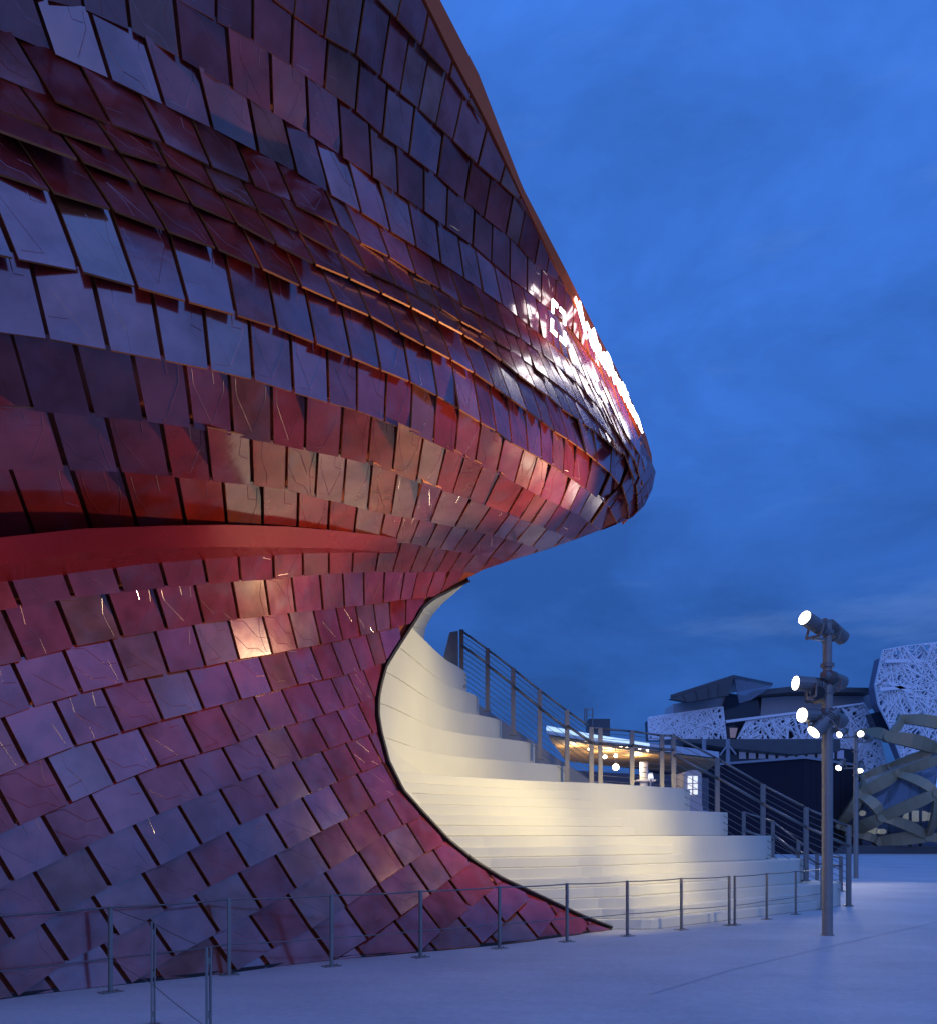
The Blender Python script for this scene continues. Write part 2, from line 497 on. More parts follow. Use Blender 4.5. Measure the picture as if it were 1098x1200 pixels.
ROWS = [
    [(-160, -400), (0, -340), (150, -270), (300, -190), (430, -100), (560, 20)],
    [(-160, -320), (0, -255), (150, -190), (300, -110), (380, -55), (445, 0), (466.6, 22), (496, 54.6), (528.5, 89), (572, 150), (600, 200)],
    [(-160, -235), (0, -170), (150, -100), (250, -45), (323, 0), (346, 18), (382, 43), (419, 64), (448, 90), (492, 127.5), (532, 164), (561, 193), (587, 215), (609, 235), (640, 285), (668, 335)],
    [(-160, -170), (0, -105), (150, -33), (211, 0), (255, 25), (298, 49), (343, 78.5), (382, 103.6), (418.6, 130), (450, 159), (481, 181), (514, 206), (546, 235), (568, 255), (593.5, 275), (608, 288), (627, 310), (667, 339), (684, 372), (706, 410), (735, 462), (752, 500)],
    [(-160, -75), (0, -23), (55, 0), (100, 11), (155, 36), (214, 69), (274, 105), (321, 133), (364, 158), (403, 184), (438, 207), (498, 247), (524, 266), (555, 288), (598, 326), (618, 341), (634, 355), (650, 367), (672, 390), (700, 428), (725, 463), (745, 493), (756, 530)],
    [(-160, -35), (0, 35), (65, 63), (132, 93), (195, 124), (251, 151), (305, 179), (350, 203), (389, 228), (425, 249), (459, 271), (489, 289), (518, 308), (545, 326), (589, 357), (607, 371), (650, 406), (680, 436), (707, 470), (733, 508), (751, 535), (759, 560)],
    [(-160, 30), (0, 90), (65, 117), (132, 145), (195, 168), (250, 195), (300, 217), (348, 240), (400, 265), (424, 284), (458, 301), (489, 321), (518, 339), (543, 357), (570, 372), (592, 386), (611, 397), (650, 426), (676, 449), (700, 475), (722, 505), (744, 540), (754, 570), (757, 588)],
    [(-160, 78), (0, 129), (62, 150), (140, 176), (200, 194), (255, 222), (305, 246), (352, 271), (400, 297), (432, 317), (465, 333), (492, 348), (518, 362), (541, 376), (566, 390), (600, 412), (628, 432), (644, 444), (665, 460), (690, 482), (712, 507), (733, 534), (748, 575), (751, 594)],
    [(-160, 108), (0, 152), (22, 163), (98, 188), (166, 214), (227, 238), (280, 261), (326, 286), (371, 309), (412, 326), (449, 343), (484, 360), (515, 376), (545, 392), (568, 407), (589, 423), (608, 439), (628, 454), (644, 465), (659, 479), (684, 496), (697, 505), (713, 518), (729, 532), (739, 546), (744, 580), (745, 604)],
    [(-160, 150), (0, 203), (63, 224), (135, 246), (198, 270), (257, 291), (309, 314), (355, 335), (396, 353), (436, 370), (470, 389), (500, 405), (530, 421), (557, 437), (580, 453), (599, 467), (618, 481), (636, 494), (650, 505), (666, 515), (687, 530), (700, 541), (715, 554), (726, 568), (733, 592), (735, 612)],
    [(-160, 262), (22, 303), (98, 318), (163, 336), (222, 353), (279, 369), (327, 384), (372, 402), (414, 419), (448, 433), (482, 447), (514, 464), (539, 479), (564, 495), (582, 505), (600, 519), (619, 529), (635, 538), (648, 546), (660, 554), (671, 562), (686, 573), (700, 584), (712, 596), (720, 612), (722, 622)],
    [(-160, 372), (0, 389), (59, 397), (130, 410), (194, 422), (248, 433), (299, 445), (346, 460), (387, 472), (420, 481), (452, 494), (482, 506), (509, 519), (534, 531), (557, 544), (582, 555), (603, 566), (633, 582), (656, 593), (678, 604), (690, 613), (702, 622), (714, 631), (726, 640)],
    [(-160, 474), (0, 480), (41, 482), (112, 488), (173, 494), (228, 502), (275, 511), (321, 520), (359, 528), (400, 536), (432, 544), (461, 554), (489, 565), (512, 573), (550, 585), (568, 592), (596, 602), (623, 614), (652, 624), (672, 634), (690, 644), (706, 653)],
    [(-160, 549), (0, 550), (82, 551), (143, 553), (203, 559), (250, 564), (298, 569), (337, 574), (371, 583), (403, 590), (432, 598), (459, 604), (484, 608), (505, 612), (534, 618), (578, 628), (605, 635), (624, 641), (642, 650), (660, 658), (678, 666)],
    [(-160, 672), (0, 655), (52, 652), (118, 645), (170, 641), (225, 639), (270, 638), (310, 638), (350, 638), (385, 638), (415, 637), (445, 636), (464, 636), (482, 637), (500, 641), (532, 646), (550, 649), (575, 653), (594, 658), (612, 664), (630, 671)],
    [(-160, 740), (-40, 722), (27, 711), (89, 700), (146, 694), (198, 688), (246, 684.5), (284, 681), (323, 679), (357, 675), (387, 673), (441, 670), (481, 671), (512, 670), (541, 670), (560, 672), (580, 676), (600, 680)],
    [(-160, 812), (-35, 787), (32, 773), (91, 757), (146, 746), (198, 737), (241, 730), (282, 725.5), (318, 721), (348, 717.5), (380, 714.5), (405, 711.5), (428, 709), (450, 706), (470, 703), (483, 702), (500, 700), (530, 697)],
    [(-160, 886), (-25, 850), (41, 828), (98, 811), (151, 798), (200, 788), (243, 780.5), (282, 772), (321, 766), (350, 760), (378, 755), (403, 749.7), (424, 745), (443, 740), (459, 736.5), (476, 732), (495, 727)],
    [(-160, 965), (-33, 922), (34, 895), (91, 873), (146, 857), (193, 843), (241, 830.5), (284, 819), (321, 810), (351, 802), (380, 796), (404, 791), (424, 786), (441, 780), (454, 776), (475, 771)],
    [(-160, 1040), (-42, 995), (24, 967), (85, 940), (137, 917), (188, 897), (238.5, 882), (282, 869), (318, 855), (350, 847), (382, 837), (405, 829), (424, 823), (440, 818), (460, 812)],
    [(-160, 1108), (-52, 1068), (18, 1032), (80, 1003), (134, 976.5), (187.5, 953.5), (238, 932), (284, 914.5), (323, 901), (355, 888), (387, 877), (414, 867), (438, 859), (460, 851)],
    [(-160, 1185), (-52, 1137), (19, 1101), (72.5, 1069.6), (132, 1038), (188.6, 1014), (238.5, 989), (284, 966), (327.5, 947), (366, 929), (398, 915), (425, 904), (450, 894.5), (480, 882)],
    [(-160, 1262), (-50, 1203), (22, 1167), (82, 1126), (141, 1096), (197, 1065), (248, 1038.5), (293, 1016), (339, 994), (379, 973), (411, 957.5), (441, 943.3), (469, 928), (495, 914)],
    [(22, 1225), (90, 1188), (155, 1152), (206, 1120), (259, 1091.5), (309, 1064), (349, 1041), (389, 1017.5), (420, 998.5), (448, 979), (473.6, 966), (495, 957), (520, 944)],
    [(150, 1215), (215, 1177), (278.5, 1137), (322, 1111), (366, 1088), (408, 1061), (445, 1034.5), (475, 1015), (499, 999), (523, 988), (550, 975)],
    [(280, 1195), (340, 1160), (393.5, 1124), (433, 1099.5), (470.6, 1072.4), (506.7, 1047), (530, 1028), (553, 1012), (585, 994)],
    [(400, 1178), (450, 1146), (493, 1114.5), (519, 1090), (552, 1063), (582, 1036), (610, 1016)],
    [(490, 1160), (530, 1132), (565, 1105), (592, 1080), (622, 1051), (650, 1030)],
    [(560, 1150), (600, 1122), (631, 1098), (652, 1071), (680, 1050)],
    [(640, 1135), (668, 1110), (690, 1083), (720, 1060)],
    [(676, 1125), (700, 1106), (730, 1082), (750, 1064)],
]
SLOPE = TPS([
    (60, 1060, .62), (150, 950, .58), (60, 800, .45), (60, 600, .34), (250, 600, .13), (60, 450, .27), (150, 440, .22), (60, 330, .27), (200, 340, .27), (300, 340, .22), (40, 20, .30), (110, 50, .27),
    (40, 70, .44), (130, 120, .46), (60, 125, .75), (40, 155, .75), (50, 190, .7), (150, 215, .7), (140, 160, .7), (300, 262, .62), (300, 230, .62), (300, 200, .40), (300, 290, .55),
    (300, 150, .12), (300, 60, 0.03), (230, 40, .06), (400, 150, .02), (400, 50, -.13), (480, 140, -.16), (560, 230, -.17), (610, 300, -.10), (520, 60, -.2), (660, 370, -.02),
    (430, 300, .5), (430, 320, .6), (430, 345, .5), (500, 330, .42), (560, 420, .38), (430, 250, .30), (520, 300, .12), (560, 375, .5), (640, 425, .45), (640, 475, .35), (700, 500, .4), (730, 515, .3),
    (400, 380, .27), (500, 420, .24), (600, 480, .27), (660, 520, .15), (330, 430, .08), (400, 470, 0), (450, 500, -.1), (520, 550, -.24), (460, 530, -.1), (460, 580, -.12), (520, 600, -.45), (590, 540, -.22), (660, 560, -.25), (650, 600, -.6), (600, 610, -.75), (700, 540, -.1), (700, 590, -.6), (740, 540, -.15), (748, 580, -1.1), (738, 595, -1.2), (722, 605, -1.1), (700, 612, -.9),
    (540, 640, -.8), (470, 650, -.4), (400, 660, 0), (400, 615, -.1), (300, 660, .04), (450, 690, -.05), (500, 690, -.3), (200, 690, .3), (300, 700, .15), (400, 700, .05),
    (60, 740, .42), (200, 760, .32), (300, 750, .25), (400, 730, .2), (450, 720, .1), (300, 850, .5), (420, 780, .4), (350, 850, .5), (440, 900, .55), (480, 960, .6), (300, 1000, .6), (450, 1050, .66), (560, 1050, .75), (640, 1080, .8), (200, 870, .5),
], smooth=0.05)
WIDTH = TPS([
    (40, 440, 72), (160, 440, 56), (275, 480, 47), (400, 490, 34), (500, 560, 25), (600, 530, 20), (650, 560, 15), (690, 560, 12), (730, 540, 8), (60, 20, 68), (180, 60, 58), (260, 60, 47), (300, 150, 43),
    (380, 180, 37), (450, 260, 32), (520, 300, 27), (600, 350, 20), (640, 400, 14), (700, 480, 9), (740, 520, 7), (755, 550, 6), (40, 110, 67), (230, 170, 56), (340, 240, 46), (60, 250, 72), (230, 360, 52), (400, 400, 38),
    (60, 700, 58), (200, 700, 50), (300, 700, 36), (400, 700, 26), (470, 700, 20), (60, 830, 57), (200, 830, 46), (300, 830, 37), (400, 830, 26), (40, 1000, 58), (150, 1000, 54), (300, 960, 42), (430, 930, 28),
    (300, 1070, 48), (430, 1050, 38), (520, 1020, 26), (560, 1060, 30), (640, 1060, 30), (600, 610, 18), (540, 630, 20), (470, 610, 25), (340, 600, 37), (100, 600, 62), (-160, 1000, 66), (-160, 450, 80), (-160, 0, 75), (0, -300, 62), (450, -60, 34), (640, 640, 16), (700, 610, 12),
], smooth=0.05)

EDGE = [(714, 1089), (682.5, 1077), (649.5, 1062), (622, 1049), (586, 1032), (553, 1011), (523, 987), (495, 957), (469, 928), (452, 893.6), (443, 859), (439.5, 838), (440, 817.6), (443.5, 800), (449, 781), (460, 763), (477, 737), (484, 726.5), (493, 712), (505, 701), (517, 694), (532, 685), (548, 677)]
SILH = [(565, 668), (600, 656), (640, 644), (680, 630), (715, 616), (738, 606), (752, 592), (761, 573), (765, 553)]
OUTER = [(763, 533), (757, 512), (742, 475), (722, 432), (703, 397), (663, 317), (612, 219), (561, 87), (516, 0), (495, -45), (440, -140), (380, -225), (300, -310), (160, -405), (0, -470), (-160, -520), (-400, -580)]
INNER = [(757, 535), (748, 512), (733, 479), (714, 440), (697, 408), (661, 335), (610, 232), (588, 186), (570, 149), (530, 73), (494, 0), (472, -45), (420, -130), (330, -230), (190, -350), (0, -440), (-160, -492), (-400, -552)]
BASE = [(-400, 1228), (-160, 1195), (0, 1170), (155, 1152), (250, 1142), (391, 1124.5), (493, 1114.5), (590, 1106)]


def densify(poly, step):
    out = []
    n = len(poly)
    for i in range(n):
        a = np.array(poly[i], float); b = np.array(poly[(i + 1) % n], float)
        k = max(1, int(np.linalg.norm(b - a) / step))
        for j in range(k):
            out.append(tuple(a + (b - a) * j / k))
    return out


def in_poly(x, y, poly):
    x = np.asarray(x); y = np.asarray(y)
    r = np.zeros(x.shape, bool)
    n = len(poly)
    for i in range(n):
        x1, y1 = poly[i]; x2, y2 = poly[(i + 1) % n]
        c = ((y1 > y) != (y2 > y))
        with np.errstate(divide='ignore', invalid='ignore'):
            xi = (x2 - x1) * (y - y1) / (y2 - y1 + 1e-12) + x1
        r ^= c & (x < xi)
    return r


FULL = BASE + EDGE + SILH + OUTER
TILEREG = BASE + EDGE + SILH + INNER

bld = thing('shingled_pavilion', 'curving dark red pavilion clad in overlapping glazed shingles, swelling to an overhanging prow', 'building', S(250, 1142)[0] * np.array([1, 1, 0]))

# ---- backing skin (also gives the building its thickness)
bd = densify(FULL, 9)
gx, gy = np.meshgrid(np.arange(-395, 770, 13.0), np.arange(-575, 1225, 13.0))
gx = gx.ravel() + 0.01; gy = gy.ravel() + 0.01
ins = in_poly(gx, gy, bd)
bda = np.array(bd)
gx, gy = gx[ins], gy[ins]
dmin = np.min((gx[:, None] - bda[None, :, 0]) ** 2 + (gy[:, None] - bda[None, :, 1]) ** 2, axis=1)
gx, gy = gx[dmin > 30], gy[dmin > 30]
v2 = [Vector(p) for p in bd] + [Vector((a, b_)) for a, b_ in zip(gx, gy)]
nb = len(bd)
cv, ce, cf, ov, oe, of = delaunay_2d_cdt(v2, [(i, (i + 1) % nb) for i in range(nb)], [tuple(range(nb))], 1, 0.01)
cxy = np.array([(p.x, p.y) for p in cv])
SP = S(cxy[:, 0], cxy[:, 1])
SKN = SN(cxy[:, 0], cxy[:, 1])
_ed = np.min((cxy[:, 0][:, None] - bda[None, :, 0]) ** 2 + (cxy[:, 1][:, None] - bda[None, :, 1]) ** 2, axis=1) ** 0.5
SP = SP - SKN * (0.078 * np.clip(_ed / 26.0, 0, 1))[:, None]
SP[:, 2] = np.maximum(SP[:, 2], 0.0)
mb = MB()
mb.add(SP, [tuple(f) for f in cf])
skin = mb.build('wall_skin', M_SKIN, bld, smooth=True)
# closing shell behind: roof, rear and thickness
BACK = np.array([-1.8, 5.0, 2.3])
mb = MB()
mb.add(SP + BACK, [tuple(f) for f in cf])
rimpts = densify(SILH + OUTER + [(-400, 1228)], 9)
rimpts = rimpts[:max(i for i, p in enumerate(rimpts) if p[0] <= -399) + 1]
rp = S([p[0] for p in rimpts], [p[1] for p in rimpts])
n = len(rp)
o0 = len(mb.v)
mb.v += [tuple(p) for p in rp] + [tuple(p + BACK) for p in rp]
mb.f += [(o0 + i, o0 + i + 1, o0 + n + i + 1, o0 + n + i) for i in range(n - 1)]
mb.build('roof_shell', M_SKIN, bld, smooth=False)

# ---- rim along the parapet
n = 120


def arc(poly, n):
    p = np.array(poly, float); d = np.concatenate([[0], np.cumsum(np.linalg.norm(np.diff(p, axis=0), axis=1))])
    t = np.linspace(0, d[-1], n)
    return np.stack([np.interp(t, d, p[:, 0]), np.interp(t, d, p[:, 1])], 1)


tip = [(765, 553)]
ao = arc([(738, 606.5), (752, 592.5), (761, 573.5), (765, 555)] + OUTER, n); ai = arc([(736.5, 605), (750, 590), (758.5, 572), (761, 554)] + INNER, n)
po, pi_ = S(ao[:, 0], ao[:, 1]), S(ai[:, 0], ai[:, 1])
no = SN(ai[:, 0] - 6, ai[:, 1] + 4)
ins_ = np.array([-0.10, 0.25, 0.0])
f0 = po + 0.0; f1 = pi_ + no * 0.05; f2 = pi_ + ins_; f3 = po + ins_ + np.array([0, 0, -0.05])
mb = MB()
vs = np.concatenate([f0, f1, f2, f3])
fs = []
for i in range(n - 1):
    for k in range(4):
        k2 = (k + 1) % 4
        fs.append((k * n + i, k2 * n + i, k2 * n + i + 1, k * n + i + 1))
fs += [(0, n, 2 * n, 3 * n), (n - 1, 4 * n - 1, 3 * n - 1, 2 * n - 1)]
mb.add(vs, fs)
mb.build('parapet_rim', M_RIM, bld, smooth=False)

# ---- shingles
RL = []
for r in ROWS:
    a = np.array(r, float)
    if a[0, 0] == -160:
        sl0 = (a[1, 1] - a[0, 1]) / (a[1, 0] - a[0, 0])
        a = np.vstack([[-400, a[0, 1] - sl0 * 240], a])
    RL.append(a)


def liney(k, x):
    a = RL[k]
    x = np.asarray(x, float)
    y = np.interp(x, a[:, 0], a[:, 1])
    s0 = (a[1, 1] - a[0, 1]) / (a[1, 0] - a[0, 0]); s1 = (a[-1, 1] - a[-2, 1]) / (a[-1, 0] - a[-2, 0])
    y = np.where(x < a[0, 0], a[0, 1] + s0 * (x - a[0, 0]), y)
    y = np.where(x > a[-1, 0], a[-1, 1] + s1 * (x - a[-1, 0]), y)
    return y


def joints(k):
    a = RL[k]
    out = [tuple(a[0])]
    for i in range(1, len(a)):
        p, q = out[-1], a[i]
        w = float(WIDTH(0.5 * (p[0] + q[0]), 0.5 * (p[1] + q[1]))[0]); w = max(w, 5.0)
        gpx = q[0] - p[0]
        nn = int(round(max(gpx, 0.62 * math.hypot(gpx, q[1] - p[1])) / w))
        if nn == 0:
            if i == len(a) - 1:
                out.append(tuple(q))
            continue
        for j in range(1, nn):
            out.append((p[0] + gpx * j / nn, p[1] + (q[1] - p[1]) * j / nn))
        out.append(tuple(q))
    return np.array(out)


def clip_tile(poly):
    """Intersect a tile outline with the facade outline; list of polygons in photo px."""
    pa = np.array(poly)
    x0, y0 = pa.min(0) - 1; x1, y1 = pa.max(0) + 1
    allin = in_poly(pa[:, 0], pa[:, 1], TILEREG)
    # sample the edges too
    smp = np.concatenate([pa + (np.roll(pa, -1, 0) - pa) * t for t in (0.25, 0.5, 0.75)])
    allin2 = in_poly(smp[:, 0], smp[:, 1], TILEREG)
    if allin.all() and allin2.all():
        return [poly], True
    if not allin.any() and not allin2.any():
        return [], False
    nt_ = len(poly)
    v = [Vector((p[0], -p[1])) for p in poly] + [Vector((p[0], -p[1])) for p in TILEREG]
    m_ = len(TILEREG)
    r = delaunay_2d_cdt(v, [], [tuple(range(nt_)), tuple(range(nt_, nt_ + m_))], 3, 1e-3)
    res = []
    for f, org in zip(r[2], r[5]):
        if 0 in org and 1 in org:
            pp = [(r[0][i][0], -r[0][i][1]) for i in f]
            ar = 0.5 * abs(sum(pp[i][0] * pp[(i + 1) % len(pp)][1] - pp[(i + 1) % len(pp)][0] * pp[i][1] for i in range(len(pp))))
            if ar > 6:
                res.append(pp)
    return res, False


RIDGES = [
    [[(.06, .93), (.40, .88), (.70, .46), (.97, .42)], [(0.02, .56), (.30, .22), (.62, .19), (.80, .02)], [(.93, .97), (.79, .55), (.86, .06)]],
    [[(.30, .97), (.24, .62), (.40, .30), (.40, .03)], [(.40, .30), (.05, .28)], [(.24, .62), (.74, .10)], [(.80, .96), (.72, .60), (.95, .55)]],
    [[(.10, .90), (.10, .66), (.48, .12), (.10, .10)], [(.48, .12), (.86, .66), (.90, .93)], [(.62, .95), (.62, .74), (.84, .74)]],
]

tiles = []            # (area, verts, faces, var, lustre)
# reflections painted as row coat weight: lilac sky at high lustre, dark at low
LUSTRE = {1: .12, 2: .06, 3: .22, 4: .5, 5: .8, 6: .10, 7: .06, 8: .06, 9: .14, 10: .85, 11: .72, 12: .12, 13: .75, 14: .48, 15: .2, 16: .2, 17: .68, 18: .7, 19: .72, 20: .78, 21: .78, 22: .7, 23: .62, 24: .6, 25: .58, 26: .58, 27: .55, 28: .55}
for k in range(1, len(ROWS)):
    J = joints(k)
    if len(J) < 2:
        continue
    bx, by = J[:, 0], J[:, 1]
    sl = SLOPE(bx, by - 15)
    tx, ty = bx.copy(), by - 30
    for _ in range(5):
        ty = liney(k - 1, tx)
        h = np.maximum(by - ty, 3)
        tx = bx - sl * (by - ty)
    tx = bx - sl * (h * 1.0)
    ty = by - h
    gap = 0.076 if k < 17 else 0.070
    for i in range(len(J) - 1):
        b0 = np.array([bx[i], by[i]]); b1 = np.array([bx[i + 1], by[i + 1]])
        t0 = np.array([tx[i], ty[i]]); t1 = np.array([tx[i + 1], ty[i + 1]])
        if (t1[0] - t0[0]) < 1.0:
            mid = 0.5 * (t0 + t1); t0 = mid - (0.6, 0); t1 = mid + (0.6, 0)
        # the open joint is on the right of every shingle; the top tucks under the row above
        bw = b1 - b0; tw = t1 - t0
        B0, B1 = b0 + bw * 0.012, b1 - bw * gap
        T0, T1 = t0 + tw * 0.012, t1 - tw * gap
        ex = 0.10
        T0 = T0 + (T0 - B0) * ex * 0.6; T1 = T1 + (T1 - B1) * ex * 0.6
        quad = [tuple(B0), tuple(B1), tuple(T1), tuple(T0)]
        polys, whole = clip_tile(quad)
        if not polys:
            continue
        qa = np.array(quad)
        mm = MFIELD(qa[:, 0], qa[:, 1])
        pts = S(qa[:, 0], qa[:, 1])
        c = qa.mean(0)
        N0 = SN([c[0]], [c[1]])[0]
        wd = 0.5 * (np.linalg.norm(pts[1] - pts[0]) + np.linalg.norm(pts[2] - pts[3]))
        lift = min(0.085, 0.13 * wd + 0.02)
        pts = pts + N0 * np.array([lift, lift, 0.022, 0.022])[:, None]
        ctr = pts.mean(0)
        nn = np.cross(pts[2] - pts[0], pts[3] - pts[1]); nn /= np.linalg.norm(nn)
        if nn @ N0 < 0:
            nn = -nn
        # each shingle hangs a touch differently on its clips
        sg = (0.014 if k < 9 else 0.020 if random.random() < 0.88 else 0.042) if k < 18 else 0.014
        u = pts[1] - pts[0]; u /= np.linalg.norm(u)
        vv = np.cross(nn, u)
        n2 = nn + u * random.gauss(0, sg) + vv * random.gauss(0, sg)
        n2 /= np.linalg.norm(n2)

        def onplane(x, y):
            d = np.array([(x - CX) / F, 1.0, (HY - y) / F]); o_ = np.array([0, 0, CH])
            den = d @ n2
            if abs(den) < 0.06:
                return None
            return o_ + d * (((ctr - o_) @ n2) / den)
        var = random.random()
        vs, fs, mi = [], [], []
        area = 0
        ok = True
        for pp in polys:
            w3 = [onplane(*p) for p in pp]
            if any(q is None or np.linalg.norm(q - ctr) > 1.6 for q in w3):
                # nearly edge-on: use the curved surface itself
                ppa = np.array(pp)
                w3 = list(S(ppa[:, 0], ppa[:, 1]) + N0 * 0.05)
                n_use = N0
            else:
                n_use = n2
            a3 = np.array(w3)
            off = len(vs); m_ = len(pp)
            vs += list(a3) + list(a3 - n_use * 0.022)
            fs += [tuple(off + j for j in range(m_)), tuple(off + m_ + j for j in range(m_ - 1, -1, -1))]
            fs += [(off + (j + 1) % m_, off + j, off + m_ + j, off + m_ + (j + 1) % m_) for j in range(m_)]
            mi += [0, 0] + [1] * m_
            area += 0.5 * abs(sum(pp[j][0] * pp[(j + 1) % m_][1] - pp[(j + 1) % m_][0] * pp[j][1] for j in range(m_)))
        if whole and area > 500 and n_use is n2:
            q = [np.array(v) for v in vs[:4]]
            big = area > 1000
            var_r = RIDGES[random.choice((0, 0, 1, 2))] if c[1] < 420 or c[1] > 720 else RIDGES[random.choice((1, 2, 2, 0))]

            def uvp(a, b_):
                return (q[0] * (1 - a) + q[1] * a) * (1 - b_) + (q[3] * (1 - a) + q[2] * a) * b_
            for line in random.sample(var_r, min(len(var_r), random.choice((1, 2, 2, 3)))):
                for (a0, c0), (a1, c1) in zip(line[:-1], line[1:]):
                    p0, p1 = uvp(a0, c0), uvp(a1, c1)
                    d = p1 - p0; d /= np.linalg.norm(d); s = np.cross(n2, d) * 0.0045
                    off = len(vs); hgt = n2 * 0.0022; e_ = n2 * 0.0004
                    vs += [p0 - s + e_, p0 + s + e_, p0 + hgt, p1 - s + e_, p1 + s + e_, p1 + hgt]
                    fs += [(off, off + 3, off + 5, off + 2), (off + 2, off + 5, off + 4, off + 1)]
                    mi += [0, 0]
        vis = in_poly(np.array([c[0]]), np.array([c[1]]), [(0, 0), (1098, 0), (1098, 1200), (0, 1200)])[0]
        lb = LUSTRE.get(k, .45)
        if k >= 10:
            lb *= float(np.interp(c[0], [150, 480], [1.0, 0.45]))  # reflected sky painted weaker towards the warmly lit right side
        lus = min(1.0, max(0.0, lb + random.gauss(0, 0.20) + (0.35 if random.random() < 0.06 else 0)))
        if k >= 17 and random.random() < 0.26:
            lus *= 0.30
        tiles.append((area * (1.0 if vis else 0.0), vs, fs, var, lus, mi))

tiles.sort(key=lambda t: -t[0])
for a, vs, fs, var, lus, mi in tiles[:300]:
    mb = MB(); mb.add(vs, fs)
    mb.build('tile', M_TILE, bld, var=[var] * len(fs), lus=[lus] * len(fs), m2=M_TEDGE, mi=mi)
mb = MB(); vr = []; lr_ = []; mia = []
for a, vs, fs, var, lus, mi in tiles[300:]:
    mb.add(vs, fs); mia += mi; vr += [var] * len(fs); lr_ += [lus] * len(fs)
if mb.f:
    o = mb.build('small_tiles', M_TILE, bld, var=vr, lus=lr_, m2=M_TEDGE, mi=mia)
    o['kind'] = 'stuff'
print('TILES', len(tiles))

# ---- crimson ledge across the waist
LT = [(-400, 664), (-160, 641), (0, 630), (97, 619.5), (200, 616), (268, 615), (337, 617), (398, 622), (450, 628), (466, 631)]
LB = [(-400, 731), (-160, 689), (0, 663), (91, 648), (171, 642.5), (250, 641), (330, 641.5), (393, 642.5), (450, 646.5), (466, 648)]
LU = [(-400, 764), (-160, 714), (0, 684), (77, 675), (139, 667), (193, 661), (250, 656.5), (330, 652), (393, 650), (450, 650), (466, 650)]
n = 96
xs = np.linspace(-400, 466, n)
yt = np.interp(xs, *np.array(LT).T); yb = np.interp(xs, *np.array(LB).T); yu = np.interp(xs, *np.array(LU).T)
pr = np.interp(xs, [-160, 0, 250, 400, 466], [0.62, 0.56, 0.46, 0.36, 0.30])   # how far the ledge stands out, m


def nearer(x, y, d):
    m = MFIELD(x, y)
    D = F / m - d * np.sqrt(1 + ((x - CX) / F) ** 2 + ((HY - y) / F) ** 2) * 0.8
    m2 = F / D
    return np.stack([(x - CX) / m2, D, CH + (HY - y) / m2], 1)


fT = nearer(xs, yt, pr); fB = nearer(xs, yb, pr)
wU = nearer(xs, yu, 0.04 + 0 * xs)
wT = wU.copy(); wT[:, 2] = fT[:, 2] + 0.02; wT[:, 1] += 0.15
mb = MB()
vs = np.concatenate([fT, fB, wU, wT])
fs = []
for i in range(n - 1):
    for k in range(4):
        k2 = (k + 1) % 4
        fs.append((k * n + i, k2 * n + i, k2 * n + i + 1, k * n + i + 1))
fs += [(0, n, 2 * n, 3 * n), (n - 1, 4 * n - 1, 3 * n - 1, 2 * n - 1)]
mb.add(vs, fs)
led = mb.build('ledge', M_FIN, bld, smooth=False)

# ---- black edge trim and the cream lining that turns in behind the edge
ed = arc(EDGE, 90)
ep = S(ed[:, 0], ed[:, 1])
en = SN(ed[:, 0] - 8, ed[:, 1])
mb = MB()
n = 90
out2 = []
for i in range(n):
    j0, j1 = max(0, i - 1), min(n - 1, i + 1)
    t = ep[j1] - ep[j0]; t /= np.linalg.norm(t)
    out2.append(np.cross(t, en[i]))
out2 = np.array(out2)
if (out2[45] @ np.array([1, 0, 0])) < 0:
    out2 = -out2
W = np.interp(np.arange(n), [0, 20, 60, 89], [0.02, 0.03, 0.03, 0.03])[:, None]
a0 = ep + en * 0.09 - out2 * 0.02; a1 = ep + en * 0.09 + out2 * W; a2 = ep - en * 0.05 + out2 * W; a3 = ep - en * 0.05 - out2 * 0.02
for q in (a0, a1, a2, a3):
    q[:, 2] = np.maximum(q[:, 2], 0.002)
fs = []
for i in range(n - 1):
    for k in range(4):
        k2 = (k + 1) % 4
        fs.append((k * n + i, k2 * n + i, k2 * n + i + 1, k * n + i + 1))
fs += [(0, n, 2 * n, 3 * n), (n - 1, 4 * n - 1, 3 * n - 1, 2 * n - 1)]
mb.add(np.concatenate([a0, a1, a2, a3]), fs)
M_TRIM = simple('black_edge_trim', (0.02, 0.014, 0.014), 0.5)
mb.build('edge_trim', M_TRIM, bld)

bb = arc([(x, y) for x, y in BASE] + [(714, 1089)], 60)
bp_ = S(bb[:, 0], bb[:, 1])
mb = MB()
for a, b_ in zip(bp_[:-1], bp_[1:]):
    d_ = (b_ - a)[:2]; d_ = d_ / np.linalg.norm(d_); o2 = np.array([d_[1], -d_[0], 0]) * 0.05
    a = np.array([a[0], a[1], 0]); b_ = np.array([b_[0], b_[1], 0])
    mb.prism([a + o2, b_ + o2, b_ - o2, a - o2], (0, 0, 0.045))
mb.build('base_trim', M_TRIM, bld)

